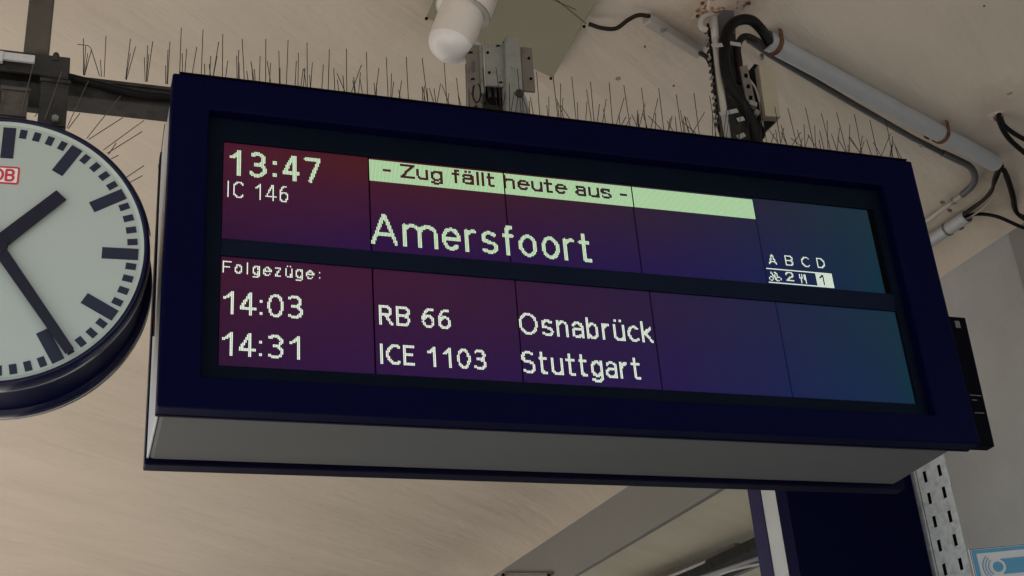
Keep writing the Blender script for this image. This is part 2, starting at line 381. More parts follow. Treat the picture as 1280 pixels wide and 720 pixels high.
# ------------------------------------------------------------------ navy box beside the pillar
BY = 2.6
bl = atY(987, 640, BY); br = atY(1152.5, 612, BY)
t = thing('information_box', 'tall navy information box with pale end beside the pillar', 'information box', ((bl.x+br.x)/2, BY+.2, Z(-.75)))
zt, zb = Z(1.0), Z(-.75)
sA = atX(973, 640, bl.x).y; sB = atX(954, 640, bl.x).y; sC = atX(938.5, 640, bl.x).y
g = MB(); g.box((bl.x, BY, zb), (4.22, BY+.012, zt)); 
g.box((bl.x, BY+.012, zb), (bl.x+.02, sA, zt)); obj('front_panel', g, 'navy', t)
g = MB(); g.box((bl.x+.006, sA, zb+.01), (4.21, sB, zt-.01)); obj('side_panel', g, 'silver_light', t)
g = MB(); g.box((bl.x, sB, zb), (4.20, sC, zt)); obj('rear_panel', g, 'box_navy', t)
g = MB(); pa = atX(981, 719, bl.x+.005); g.prism([pa, pa+Vector((0,-.09,.0)), pa+Vector((0,-.08,.05))], (-.001,0,0)); obj('sticker', g, 'red', t)
g = MB(); pa = atX(980, 720, bl.x+.004); g.prism([pa+Vector((0,-.012,0)), pa+Vector((0,-.075,.006)), pa+Vector((0,-.07,.033))], (-.0035,0,0)); obj('sticker_face', g, 'signgrey', t)

# ------------------------------------------------------------------ sign at lower right
u = Vector((cx.x, cx.y, 0)).normalized(); u = (u + Vector((0,-.10,0))).normalized(); v = Vector((0,0,1)); nn = u.cross(v)   # nn points to the viewer
o0 = atY(1210.5, 687, 1.5)
def sp(a, b, d=0): return o0 + u*a + v*(-b) + nn*d
t = thing('projecting_sign', 'blue bordered white sign with wave arcs below right on the pillar', 'sign', sp(.14, .3))
g = MB(); g.prism([sp(0,0,-.004), sp(.29,0,-.004), sp(.29,.26,-.004), sp(0,.26,-.004)], nn*.010); obj('sign_plate', g, 'logowhite', t)
def ring(mbx, o, i, d, off):
    for (a, b) in (((o[0],o[1]),(o[2],i[1])), ((o[0],i[3]),(o[2],o[3])), ((o[0],i[1]),(i[0],i[3])), ((i[2],i[1]),(o[2],i[3]))):
        mbx.prism([sp(a[0],a[1],off), sp(b[0],a[1],off), sp(b[0],b[1],off), sp(a[0],b[1],off)], nn*d)
g = MB(); ring(g, (.0012,.0012,.2888,.2588), (.004,.004,.286,.256), .001, .0065); obj('dark_outline', g, 'black', t)
g = MB(); ring(g, (.007,.006,.284,.254), (.028,.024,.266,.236), .001, .0065); obj('blue_border', g, 'blue', t)
g = MB(); g.prism([sp(.028,.024,.0062), sp(.266,.024,.0062), sp(.266,.236,.0062), sp(.028,.236,.0062)], nn*.0008); obj('sign_face', g, 'signgrey', t)
def arc_band(mbx, c, r0, r1, a0, a1, off, d=.001, n=14):
    for k in range(n):
        A, B = a0+(a1-a0)*k/n, a0+(a1-a0)*(k+1)/n
        P = [sp(c[0]+r*math.cos(x), c[1]-r*math.sin(x), off) for r, x in ((r0,A),(r1,A),(r1,B),(r0,B))]
        mbx.prism(P, nn*d)
for r_ in (.041, .053, .065):
    g = MB(); arc_band(g, (.108,.090), r_-.0022, r_+.0022, R(128), R(232), .0072); obj('wave_arc', g, 'blue', t)
g = MB(); arc_band(g, (.108,.090), .0, .0245, 0, 2*math.pi, .0072, n=24); g.prism([sp(.125,.056,.0076), sp(.25,.056,.0076), sp(.25,.125,.0076), sp(.125,.125,.0076)], nn*.001); obj('blue_symbol', g, 'blue', t)
g = MB(); arc_band(g, (.108,.090), .0235, .0335, 0, 2*math.pi, .0082, n=24); obj('white_circle', g, 'signgrey', t)
g = MB(); e = sp(.20,.13,-.006); wq = wpt(e.y+.05, e.z, 0); g.tube([e, wq], .012, 10); obj('bracket_arm', g, 'galv', t)

# ------------------------------------------------------------------ dark panel behind the board's right end
PY = .30
a = atY(1243.5, 558, PY); b = atY(1206.5, 397, PY)
t = thing('black_side_panel', 'narrow black panel standing out behind right end of departure board', 'panel', (2.75, PY, a.z))
g = MB(); g.prism([(2.606, PY, a.z), (a.x, PY, a.z), (b.x, PY, b.z), (2.606, PY, b.z)], (0,.045,0)); obj('panel_body', g, 'black', t, bevel=.002)
g = MB(); pa = atY(1193, 401, PY-.001); pb = atY(1201, 410, PY-.001); g.box((pa.x, PY-.002, pb.z), (pb.x, PY, pa.z)); obj('sticker', g, 'scratch', t)
for px, py, l in ((1212,494,14),(1215,500,6),(1218,516,12)):
    g = MB(); pa = atY(px, py, PY); pb = atY(px+l, py+1, PY); g.box((pa.x, PY-.002, pa.z-.0015), (pb.x, PY, pa.z+.0015)); obj('scratch_mark', g, 'scratch', t)
g = MB(); g.box((2.56, PY+.01, Z(.2)), (2.62, PY+.035, Z(.24))); obj('mounting_tab', g, 'steel', t)

# ------------------------------------------------------------------ the departure board
W, H, D = 2.6, 1.0838, .505
board = thing('departure_board', 'large navy station departure board showing Amersfoort and following trains', 'departure board', (W/2, D/2, Z(0)))
def frame_ring(mbx, o, i, y0, y1):
    (ox0,oz0,ox1,oz1), (ix0,iz0,ix1,iz1) = o, i
    P = lambda y: [(ox0,y,Z(oz0)),(ox1,y,Z(oz0)),(ox1,y,Z(oz1)),(ox0,y,Z(oz1)),(ix0,y,Z(iz0)),(ix1,y,Z(iz0)),(ix1,y,Z(iz1)),(ix0,y,Z(iz1))]
    fs = []
    for k in range(4):
        j = (k+1)%4
        fs += [(k, j, j+4, k+4), (k+8, k+12, j+12, j+8), (k, k+8, j+8, j), (k+4, j+4, j+12, k+12)]
    mbx.add(P(y0)+P(y1), fs)
g = MB(); frame_ring(g, (0,0,W,H), (.112,.094,2.454,.966), 0, .060); obj('front_frame', g, 'navy', board, bevel=.006)
g = MB(); frame_ring(g, (.0,-.001,W,H+.001), (.03,.03,W-.03,H-.03), .0605, .075); obj('frame_edge', g, 'navy_edge', board, bevel=.003)
g = MB(); frame_ring(g, (.112,.094,2.454,.966), (.160,.1475,2.424,.886), .040, .0600); obj('bezel', g, 'bezel', board, bevel=.002)
g = MB(); g.prism([(.1605,.0405,Z(.4945)),(2.4235,.0405,Z(.4875)),(2.4235,.0405,Z(.5525)),(.1605,.0405,Z(.5505))], (0,.0195,0)); obj('middle_bar', g, 'bar', board, bevel=.002)
g = MB(); g.box((.012,.0755,Z(.010)), (W-.045,.4445,Z(H-.012))); obj('casing', g, 'silver', board, bevel=.012)
g = MB(); g.box((.005,.077,Z(.014)), (.0118,.443,Z(H-.014))); obj('lit_end_skin', g, 'silver_light', board, bevel=.002)  # paler skin on the casing's end, sky light put into its colour
g = MB(); g.box((0,.445,Z(-.004)), (W,D,Z(H))); obj('rear_frame', g, 'navy_edge', board, bevel=.004)
g = MB(); g.box((.02,-.0005,Z(H+.001)), (W-.02,.06,Z(H+.006))); obj('top_trim', g, 'black', board)
# ten liquid-crystal panels
def xat(px, py): return atY(px, py, .05).x
ux = [.1605] + [xat(460.8,200), xat(629.5,220), xat(789.3,240), xat(941.3,252)] + [2.4025]
lx = [.1605] + [xat(465.6,338), xat(644,354), xat(812,366), xat(970,380)] + [2.4235]
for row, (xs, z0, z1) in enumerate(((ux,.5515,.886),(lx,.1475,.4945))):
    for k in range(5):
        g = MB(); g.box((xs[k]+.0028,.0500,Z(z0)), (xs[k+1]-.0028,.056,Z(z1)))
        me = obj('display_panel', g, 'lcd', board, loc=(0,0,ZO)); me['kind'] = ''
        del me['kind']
g = MB(); g.box((.1605,.0565,Z(.1475)), (2.4235,.0595,Z(.886))); obj('panel_backing', g, 'hole', board)

# dot lettering: centre lines of each letter stamped on the board's own dot grid
def arc(cx_, cy_, rx, ry, a0, a1, n=14):
    return [(cx_+rx*math.cos(R(a0+(a1-a0)*i/n)), cy_+ry*math.sin(R(a0+(a1-a0)*i/n))) for i in range(n+1)]
xh = .72
G = {
'1': (.36, [[(0,.74),(.10,.78),(.34,1)],[(.34,1),(.34,0)]]),
'2': (.56, [arc(.28,.71,.27,.29,165,-35)+[(0,.0),(.56,0)]]),
'3': (.56, [arc(.26,.755,.26,.245,140,-90),[(.20,.52),(.30,.52)], arc(.26,.26,.29,.26,88,-145)]),
'4': (.62, [[(.62,.27),(0,.27),(.40,1),(.46,1),(.46,0)]]),
'6': (.56, [arc(.28,.30,.28,.30,0,360), arc(.40,.42,.40,.58,180,92)+[(.50,.97)]]),
'7': (.58, [[(0,1),(.58,1),(.56,.86),(.2,0)]]),
'0': (.56, [arc(.28,.5,.28,.5,0,360,24)]),
':': (.10, [[(.05,.10),(.06,.10)],[(.05,.66),(.06,.66)]]),
'-': (.26, [[(0,.40),(.26,.40)]]),
'A': (.66, [[(0,0),(.31,1),(.35,1),(.66,0)],[(.11,.30),(.55,.30)]]),
'B': (.52, [[(0,0),(0,1),(.28,1)]+arc(.28,.76,.22,.24,90,-90)+[(0,.52)],[(.28,.52)]+arc(.28,.26,.24,.26,90,-90)+[(0,0)]]),
'C': (.58, [arc(.36,.5,.36,.5,50,310,20)]),
'D': (.58, [[(0,0),(0,1),(.22,1)]+arc(.22,.5,.36,.5,90,-90)+[(0,0)]]),
'E': (.48, [[(.48,1),(0,1),(0,0),(.48,0)],[(0,.52),(.42,.52)]]),
'F': (.46, [[(.46,1),(0,1),(0,0)],[(0,.52),(.40,.52)]]),
'I': (.05, [[(.02,0),(.02,1)]]),
'O': (.70, [arc(.35,.5,.35,.5,0,360,28)]),
'R': (.54, [[(0,0),(0,1),(.28,1)]+arc(.28,.75,.22,.25,90,-90)+[(0,.50)],[(.26,.50),(.54,0)]]),
'S': (.54, [arc(.27,.75,.25,.25,40,180)+arc(.27,.75,.25,.25,180,250)+[(.27,.51)]+arc(.27,.26,.27,.26,70,-140)]),
'Z': (.56, [[(0,1),(.54,1),(0,0),(.56,0)]]),
'a': (.44, [arc(.22,.52,.22,.20,150,0)+[(.44,.0)],[(.44,.42),(.2,.42)]+arc(.2,.21,.20,.21,90,270)+[(.3,.02),(.44,.14)]]),
'b': (.46, [[(0,0),(0,1.02)], arc(.23,.36,.23,.36,0,360,20)]),
'c': (.40, [arc(.25,.36,.25,.36,52,308)]),
'e': (.46, [[(0,.38),(.46,.38)]+arc(.23,.38,.23,.34,0,180)+arc(.23,.36,.23,.36,180,315)]),
'f': (.32, [[(.12,0),(.12,.82)]+arc(.27,.84,.15,.17,180,80),[(0,.70),(.30,.70)]]),
'g': (.46, [arc(.23,.37,.23,.35,0,360,20),[(.46,.72),(.46,-.08)]+arc(.23,-.08,.23,.18,0,-150)]),
'h': (.44, [[(0,0),(0,1.02)],arc(.22,.46,.22,.26,180,0)+[(.44,0)]]),
'k': (.44, [[(0,0),(0,1.02)],[(.40,.72),(.02,.34)],[(.14,.42),(.44,0)]]),
'l': (.05, [[(.02,0),(.02,1.02)]]),
'm': (.74, [[(0,0),(0,.72)],arc(.185,.48,.185,.24,180,0)+[(.37,0)],arc(.555,.48,.185,.24,180,0)+[(.74,0)]]),
'n': (.44, [[(0,0),(0,.72)],arc(.22,.46,.22,.26,180,0)+[(.44,0)]]),
'o': (.50, [arc(.25,.36,.25,.36,0,360,22)]),
'r': (.28, [[(0,0),(0,.72)],arc(.24,.46,.24,.26,180,80)]),
's': (.40, [arc(.2,.54,.19,.18,35,180)+arc(.2,.54,.19,.18,180,240)+[(.2,.37)]+arc(.2,.18,.20,.18,60,-145)]),
't': (.32, [[(.11,.98),(.11,.14)]+arc(.23,.14,.12,.14,180,270)+[(.32,.0)],[(0,.70),(.30,.70)]]),
'u': (.44, [[(0,.72),(0,.26)]+arc(.22,.26,.22,.26,180,360)+[(.44,.26),(.44,.72)],[(.44,.3),(.44,0)]]),
'z': (.40, [[(0,.72),(.38,.72),(0,0),(.40,0)]]),
' ': (.22, []),
}
for a_, b_ in (('ü','u'),('ä','a')):
    w0, s0_ = G[b_]; G[a_] = (w0, s0_ + [[(.10,.98),(.11,.98)],[(.34,.98),(.35,.98)]])
P_ = .0043
WM = {'m': 1.45, 'A': 1.18, 'e': 1.12, 'o': 1.04, '0': 1.12, '3': 1.12, 'C': 1.12, 'O': 1.08, 'R': 1.15, 'B': 1.15, 's': 1.15, 'F': 1.2, 'Z': 1.05}
for k_, f_ in WM.items(): G[k_] = (G[k_][0]*f_, [[(a*f_, b) for a, b in pl_] for pl_ in G[k_][1]])
G[' '] = (.14, [])
def layout(txt, gap):
    x = 0; out = []
    for i, ch in enumerate(txt):
        w0, st = G[ch]
        if ch == '1' and i: x += .12
        out.append((x, st)); x += w0 + (gap if i < len(txt)-1 else 0)
        if ch == '1' and i < len(txt)-1: x += .12
    return x, out
def dots_for(txt, cols, rows, th, gap):
    """dots (i, j) lit inside a field cols wide with capital height rows"""
    tot, lay = layout(txt, gap); sx_ = (cols-th)/tot; sy_ = rows-th; lit = set()
    segs = []
    for x0, st in lay:
        for pl_ in st:
            q = [((x0+a)*sx_+th/2, b*sy_+th/2) for a, b in pl_]
            segs += [(q[i], q[i+1]) for i in range(len(q)-1)]
    k = max(1, round(th)); h = {1: .62, 2: .93, 3: 1.30}[k]
    snap = (lambda v: math.floor(v)+.5) if k % 2 else (lambda v: float(round(v)))
    for (ax, ay), (bx, by) in segs:
        if math.hypot(ax-bx, ay-by) < .16: ax = bx = snap(ax); ay = by = snap(ay)
        elif abs(ax-bx) < .12*abs(ay-by): ax = bx = snap((ax+bx)/2)
        elif abs(ay-by) < .12*abs(ax-bx): ay = by = snap((ay+by)/2)
        elif math.hypot(ax-bx, ay-by) < .16: ax = bx = snap(ax); ay = by = snap(ay)
        vertical = abs(ax-bx) < .3*abs(ay-by) ; 
        for i in range(int(min(ax,bx)-h)-1, int(max(ax,bx)+h)+2):
            for j in range(int(min(ay,by)-h)-1, int(max(ay,by)+h)+2):
                px_, py_ = i+.5, j+.5
                dx, dy = bx-ax, by-ay; L2 = dx*dx+dy*dy
                t_ = 0 if L2 == 0 else max(0, min(1, ((px_-ax)*dx+(py_-ay)*dy)/L2))
                if L2 < .3: 
                    if max(abs(px_-ax), abs(py_-ay)) <= k/2: lit.add((i, j))
                    continue
                if max(abs(px_-ax-t_*dx), abs(py_-ay-t_*dy))*.55 + math.hypot(px_-ax-t_*dx, py_-ay-t_*dy)*.45 <= h: lit.add((i, j))
    return lit
def dot_mesh(lit, x0, z0, fx=.74, fz=.92, y=.0492):
    g = MB(); vs = []; fs = []
    for i, j in sorted(lit):
        xa = x0+i*P_; za = z0+j*P_; a_ = (1-fx)/2*P_; b_ = (1-fz)/2*P_; k = len(vs)
        vs += [(xa+a_,y,za+b_),(xa+P_-a_,y,za+b_),(xa+P_-a_,y,za+P_-b_),(xa+a_,y,za+P_-b_)]; fs.append((k,k+1,k+2,k+3))
    g.add(vs, fs); return g
def text(txt, name, bl_, tl_, r_, th, gap, m='glow'):
    """bl_ = lower left, tl_ = top left of the first capital, r_ = right end, all surveyed on the screen plane"""
    A = atY(*bl_, .0492); B = atY(*tl_, .0492); C = atY(*r_, .0492)
    rows = max(5, round((B.z-A.z)/P_)); cols = max(3, round((C.x-A.x)/P_))
    lit = dots_for(txt, cols, rows, th, gap)
    obj(name, dot_mesh(lit, A.x, A.z), m, board, label='lit dot-matrix text reading '+txt, kind='stuff', loc=wloc(board))
text('13:47', 'time_text', (286.5,218.5), (288,186), (401,200), 3, .40)
text('IC 146', 'train_text', (284,246), (285,226.5), (359.5,250), 1, .33, 'glow_white')
text('Amersfoort', 'destination_text', (464,304.5), (465,265.5), (741,327), 3, .29)
text('Folgezüge:', 'heading_text', (278,340.5), (278.5,325.5), (400,345), 1, .42, 'glow_white')
text('14:03', 'time_text', (278.5,392), (279.5,363), (379,397), 1.75, .28, 'glow_white')
text('14:31', 'time_text', (277,444), (278,413.5), (375.5,447), 1.75, .28, 'glow_white')
text('RB 66', 'train_text', (474,405.6), (474.5,380.5), (564,410), 1.7, .34, 'glow_white')
text('ICE 1103', 'train_text', (475.5,454.7), (476,429.5), (609,462), 1.7, .33, 'glow_white')
text('Osnabrück', 'destination_text', (650,417.5), (650,391), (818,429), 1.75, .28, 'glow_white')
text('Stuttgart', 'destination_text', (653,466), (652.5,438.5), (802.5,474), 1.75, .28, 'glow_white')
for ch, px in (('A',961.5),('B',982.5),('C',1003),('D',1022.3)):
    y_ = 330 + (px-961.5)*.078
    text(ch, 'coach_letter', (px,y_), (px-1,y_-12.5), (px+10,y_), 1.0, 0, 'glow_white')
# inverse band with the running message
A = atY(462, 225.5, .0492); B = atY(462, 199.3, .0492); C = atY(944, 260, .0492)
rows = round((B.z-A.z)/P_)
mA = atY(478.5, 222, .0492); mB = atY(785, 250, .0492)
off = round((mA.x-A.x)/P_); ca = round((mB.x-mA.x)/P_)
zt_ = atY(496, 222.3, .0492); zrow = round((zt_.z-A.z)/P_); zh = round((atY(496,204.5,.0492).z-zt_.z)/P_)
txt_l = {(i+off, j+zrow) for i, j in dots_for('- Zug fällt heute aus -', ca, zh, 1.75, .21)}
ncol = round((ux[4]-.003-A.x)/P_)
band = {(i, j) for i in range(ncol) for j in range(rows)} - txt_l
for xdiv in ux[1:5]:
    band = {(i, j) for i, j in band if abs(A.x+(i+.5)*P_-xdiv) > .0028}
obj('message_band', dot_mesh(band, A.x, A.z, .84, .98), 'band', board, kind='stuff', loc=wloc(board), label='pale green band with dark letters reading - Zug fällt heute aus -')
# coach plan below the letters
A = atY(961, 353.3, .0492); B = atY(960, 334.5, .0492); C = atY(1041.5, 352, .0492)
rows = round((B.z-A.z)/P_); cols = round((C.x-A.x)/P_); c1 = round((atY(1021,350,.0492).x-A.x)/P_)
plan = {(i, j) for i in range(cols) for j in (0, rows-1)}
one = {(i+c1+3, j+2) for i, j in dots_for('1', 4, rows-4, 1.2, 0)}
plan |= {(i, j) for i in range(c1, cols) for j in range(rows)} - one
plan |= {(i+16, j+3) for i, j in dots_for('2', 7, rows-5, 1.2, 0)}
bike = ["..1..11.....","..11..11....","...1.1.1....","...111.1....",".11.11.111..","1..1.11...1.","1..1.11...1.",".11...111..."]
for j, r_ in enumerate(bike[::-1]):
    for i, ch in enumerate(r_):
        if ch == '1': plan.add((i+1, j+2))
cut = ["1.1.11","1.1.11","1.1.11","111.11",".1..11",".1...1",".1...1",".1...1"]
for j, r_ in enumerate(cut[::-1]):
    for i, ch in enumerate(r_):
        if ch == '1': plan.add((i+28, j+2))
obj('coach_plan', dot_mesh(plan, A.x, A.z), 'glow_white', board, kind='stuff', loc=wloc(board), label='coach plan with bicycle, 2, cutlery and a bright 1')

# ------------------------------------------------------------------ support beam behind the board, post, brackets
def screw(parent, p, r=.006, d=(0,-1,0), m='hole', name='screw'):
    g = MB(); d = Vector(d).normalized(); g.tube([Vector(p)-d*.002, Vector(p)+d*.004], r, 8); return obj(name, g, m, parent)
t = thing('support_beam', 'dark steel support beam running behind the clock and departure board', 'steel beam', (.2, .3, Z(1.09)))
X0, X1 = -2.2, 2.5; YB = .275
bz0 = atY(83,139,YB+.09).z; bz1 = atY(90,95,YB).z
g = MB(); g.box((X0,YB,bz0), (X1,YB+.09,bz0+.01)); g.box((X0,YB,bz1-.01), (X1,YB+.09,bz1)); g.box((X0,YB+.006,bz0+.01), (X1,YB+.016,bz1-.01))
obj('beam_body', g, 'steel', t, bevel=.002)
g = MB(); g.tube(spline([atY(-10,80,.25), atY(20,84,.25), atY(60,90,.25), atY(100,100,.255), atY(140,110,.26), atY(175,118,.262), atY(212,122,.265), atY(240,125,.265)], 8), .013, 10); obj('beam_cable', g, 'cable', t)
t = thing('ceiling_post', 'square brownish steel post above the station clock', 'post', (-.40, .25, Z(1.24)))
pl_ = atY(29, 66, .22); pr_ = atY(60.5, 68, .22)
g = MB(); g.box((pl_.x,.22,bz1+.03), (pr_.x,.29,Z(CZ))); obj('post_shaft', g, 'post', t, bevel=.004)
q1 = atY(88,72,.20); q2 = atY(88,97,.20); g = MB(); g.box((-.62,.20,q2.z), (q1.x,.212,q1.z)); g.box((-.62,.212,q1.z-.012), (q1.x,.37,q1.z)); obj('base_angle', g, 'steel', t, bevel=.002)
q1 = atY(52,104,.235); q2 = atY(52,135,.235); g = MB(); g.box((-.62,.235,q2.z), (q1.x,.27,q1.z)); obj('clamp_rail', g, 'steel', t, bevel=.003)
g = MB(); pb_ = atY(70,71,.205); g.tube([pb_-Vector((0,0,.02)), pb_+Vector((0,0,.002)), pb_+Vector((0,0,.012)), pb_+Vector((0,0,.016))], [.011,.011,.008,.003], 10); obj('bolt', g, 'steel', t)
g = MB(); wa = atY(-30,68,.17); wb = atY(43,78,.17); g.box((wa.x,.17,wb.z), (wb.x,.18,atY(43,69,.17).z)); g.box((wa.x,.165,wb.z-.012), (atY(4,70,.17).x,.18,atY(3,66,.17).z+.004)); obj('white_clip', g, 'white', t, bevel=.001)

# ------------------------------------------------------------------ station clock
yaw, tilt, roll = R(-4.85), R(4.1), R(.66)
cU = Vector((math.cos(yaw), math.sin(yaw), 0)); cN = Vector((math.sin(yaw), -math.cos(yaw), 0))
cUp = (Vector((0,0,1))*math.cos(tilt) + cN*math.sin(tilt)).normalized(); cN = cU.cross(cUp).normalized()
cu2 = cU*math.cos(roll) - cUp*math.sin(roll); cv2 = cUp*math.cos(roll) + cU*math.sin(roll)
CC = Vector((-.4463, .10, Z(.4927)))
CM = Matrix.Translation(CC) @ Matrix((cu2, cv2, cN)).transposed().to_4x4()
def cp(x, y, d=0): return CM @ Vector((x, y, d))
ck = thing('station_clock', 'round navy rimmed station clock with white dial left of board', 'clock', cp(0,0,-.1))
dep = .265
g = MB(); g.lathe([(.3955,.003),(.397,.012),(.400,.015),(.408,.013),(.412,.006),(.413,-.038),(.411,-.046),(.402,-.050)], CM, 128)
obj('front_rim', g, 'clock_navy', ck)
g = MB(); g.lathe([(.402,-.050),(.398,-.06),(.398,-dep+.05),(.402,-dep+.04)], CM, 128); obj('case', g, 'navy', ck)
g = MB(); g.lathe([(.402,-dep+.04),(.412,-dep+.036),(.416,-dep+.028),(.416,-dep-.010),(.411,-dep-.016),(.390,-dep-.018),(.0001,-dep-.018)], CM, 128); obj('rear_rim', g, 'clock_navy', ck)
g = MB(); g.lathe([(.0001,0),(.386,0)], CM, 128, False); obj('dial', g, 'dial', ck)
g = MB(); g.lathe([(.386,0),(.3865,.0035),(.391,.004),(.396,.0085)], CM, 128); obj('dial_ring', g, 'dialrim', ck)
for k in range(60):
    a = R(6*k) ; d = Vector((math.sin(a), math.cos(a), 0)); s_ = Vector((math.cos(a), -math.sin(a), 0))
    hour = k % 5 == 0; r0 = .281 if hour else .350; r1 = .3805 if hour else .3785; hw = .0175 if hour else .0098
    g = MB(); P4 = [d*r0-s_*hw, d*r0+s_*hw, d*r1+s_*hw, d*r1-s_*hw]
    g.prism([cp(p.x, p.y, .0004) for p in P4], cN*.0012); obj('hour_mark' if hour else 'minute_mark', g, 'ink', ck)
def clk_pt(px, py, d):      # meet a sight line with the dial
    rr_ = ray(px, py); o = CC + cN*d; tt = (o-CAM).dot(cN)/rr_.dot(cN); p = CAM + rr_*tt
    q = CM.inverted() @ p; return Vector((q.x, q.y, 0))
def hand(name, px, py, w0, w1, tail, tip_d, d):
    e = clk_pt(px, py, d); L_ = e.length; dr = e.normalized(); s_ = Vector((dr.y, -dr.x, 0))
    P4 = [dr*-tail-s_*w0, dr*-tail+s_*w0, dr*L_+s_*w1, dr*L_-s_*w1]
    g = MB(); g.prism([cp(p.x, p.y, d) for p in P4], cN*.003); obj(name, g, 'hand', ck, bevel=.0006)
hand('hour_hand', 77, 244, .0235, .0205, .10, 0, .014)
hand('minute_hand', 87.2, 439.5, .0185, .0135, .10, 0, .020)
g = MB(); g.tube([cp(0,0,.004), cp(0,0,.026)], .030, 28); obj('hub', g, 'hand', ck)
# the clock's red lettered emblem
lc = clk_pt(24.2, 219.5, .002); lx_ = -lc.x if False else 0
er = lc.x; top = clk_pt(20, 208.5, .002).y; bot = clk_pt(20, 230.5, .002).y; cyy = (top+bot)/2; hh = (top-bot)/2; hw = er - 0.0
ccx = er - .039; hwx = .039
def rrect(cx_, cy_, hw_, hh_, r_, n=4):
    o = []
    for (sx_, sy_, a0) in ((1,1,0),(-1,1,90),(-1,-1,180),(1,-1,270)):
        for k in range(n+1):
            a = R(a0+90*k/n); o.append((cx_+sx_*(hw_-r_)+r_*math.cos(a), cy_+sy_*(hh_-r_)+r_*math.sin(a)))
    return o
lg = MB(); lg.prism([cp(x, y, .0004) for x, y in rrect(ccx, cyy, hwx, hh, .007)], cN*.0008)
em = obj('emblem', lg, 'red', ck)
g = MB(); g.prism([cp(x, y, .0013) for x, y in rrect(ccx, cyy, hwx-.0055, hh-.0055, .003)], cN*.0003); obj('emblem_field', g, 'logowhite', em)
def stroke(mbx, pts, wd, d):
    for (a, b) in zip(pts[:-1], pts[1:]):
        a = Vector((a[0],a[1],0)); b = Vector((b[0],b[1],0)); dr = (b-a).normalized(); n_ = Vector((dr.y,-dr.x,0))*wd; e_ = dr*wd*.35
        mbx.prism([cp(*(p.xy), d) for p in (a-e_-n_, b+e_-n_, b+e_+n_, a-e_+n_)], cN*.0003)
        d += .00002
for ch, xo in (('D', ccx-.0255), ('B', ccx+.0035)):
    hgt = (hh-.0115)*2; g = MB(); w0, st = G[ch]
    for pl2 in st: stroke(g, [(xo + a*(.020/w0), cyy-hgt/2+b*hgt) for a, b in pl2], .0036, .0017)
    obj('letter', g, 'red', em)
# clamps that carry the clock
for (xa_, xb_, yt, yb_, m) in ((3,33,108,146,'post'),(52,82,98,158,'steel')):
    a = atY(xa_, yt, .19); b = atY(xb_, yb_, .19)
    g = MB(); g.box((a.x,.190,b.z), (b.x,.199,a.z)); g.box((a.x,.199,b.z-.02), (b.x,.27,b.z+.01))
    g.box((a.x-.004,.182,a.z-.012), (b.x+.004,.20,a.z)); obj('hanging_bracket', g, m, ck, bevel=.0015)
p = atY(69, 146.5, .165); g = MB(); g.tube([p-Vector((0,.0,0)), p+Vector((0,.02,0))], .011, 6); obj('nut', g, 'galv', ck)

# ------------------------------------------------------------------ bird spikes
# one wire mesh shared by all: unit length along z
g = MB(); n_ = 5; rr_ = .0013
vs = [(rr_*math.cos(2*math.pi*k/n_), rr_*math.sin(2*math.pi*k/n_), z_) for z_ in (0,1) for k in range(n_)]
g.add(vs, [(k, (k+1)%n_, (k+1)%n_+n_, k+n_) for k in range(n_)] + [tuple(range(n_, 2*n_))], True)
wire_me = {}
for key in ('wire', 'wire_light'):
    me = bpy.data.meshes.new('spike_'+key); me.from_pydata([tuple(v_) for v_ in g.v], [], g.f); me.materials.append(M[key]); wire_me[key] = me
def spike(parent, base, dirv, length, key='wire'):
    o = bpy.data.objects.new('spike', wire_me[key]); sc.collection.objects.link(o); o.parent = parent
    o.location = Vector(base) - wloc(parent); o.rotation_mode = 'QUATERNION'
    o.rotation_quaternion = Vector(dirv).to_track_quat('Z', 'Y'); o.scale = (1, 1, length); return o
def strip(label, x0, x1, y, z, group, tall=.178, mess=0.0, rear=False, seg=.0655, short=True, phase=0.0):
    t = thing('bird_spike_strip', label, 'bird spikes', ((x0+x1)/2, y, z), group)
    g = MB(); g.box((x0+.004,y-.012,z), (x1-.004,y+.012,z+.003)); obj('base_strip', g, 'black', t)
    x = x0 + .012 + phase
    while x < x1-.005:
        if tall: spike(t, (x, y-.004, z+.004), (rnd.gauss(0,.025), -.02+rnd.gauss(0,.02), 1), tall*rnd.uniform(.93,1.04))
        if short:
            for s_ in range(rnd.choice((2,2,3)) if not rear else rnd.choice((1,2,2))):
                ang = rnd.gauss(0, .05+.30*mess)
                spike(t, (x+rnd.choice((.012,.03,.034,.05))+rnd.uniform(-.004,.004), y+.004, z+.004), (ang, rnd.choice((-.5,.1,.3))*rnd.uniform(.6,1.1), 1), rnd.uniform(.07,.12) if not rear else rnd.uniform(.14,.175))
        x += seg*rnd.uniform(.97,1.03)
    return t
gr1 = 'bird spike strips along the top of the departure board'
pos = ['at its left corner', 'left of the middle bracket', 'below the dome lamp and bracket', 'between the middle bracket and cable hanger', 'at its right corner']
for k in range(5):
    strip('front row of bird spikes on the board, ' + pos[k], .01+.516*k, .01+.516*(k+1), .030, Z(H+.007), gr1, mess=(.05,.25,.55,.75,.95)[k])
for k in range(5):
    strip('rear row of bird spikes on the board, ' + pos[k], .01+.516*k, .01+.516*(k+1), .095, Z(H), gr1, tall=None, mess=(.2,.5,.8,1,1)[k], rear=True)
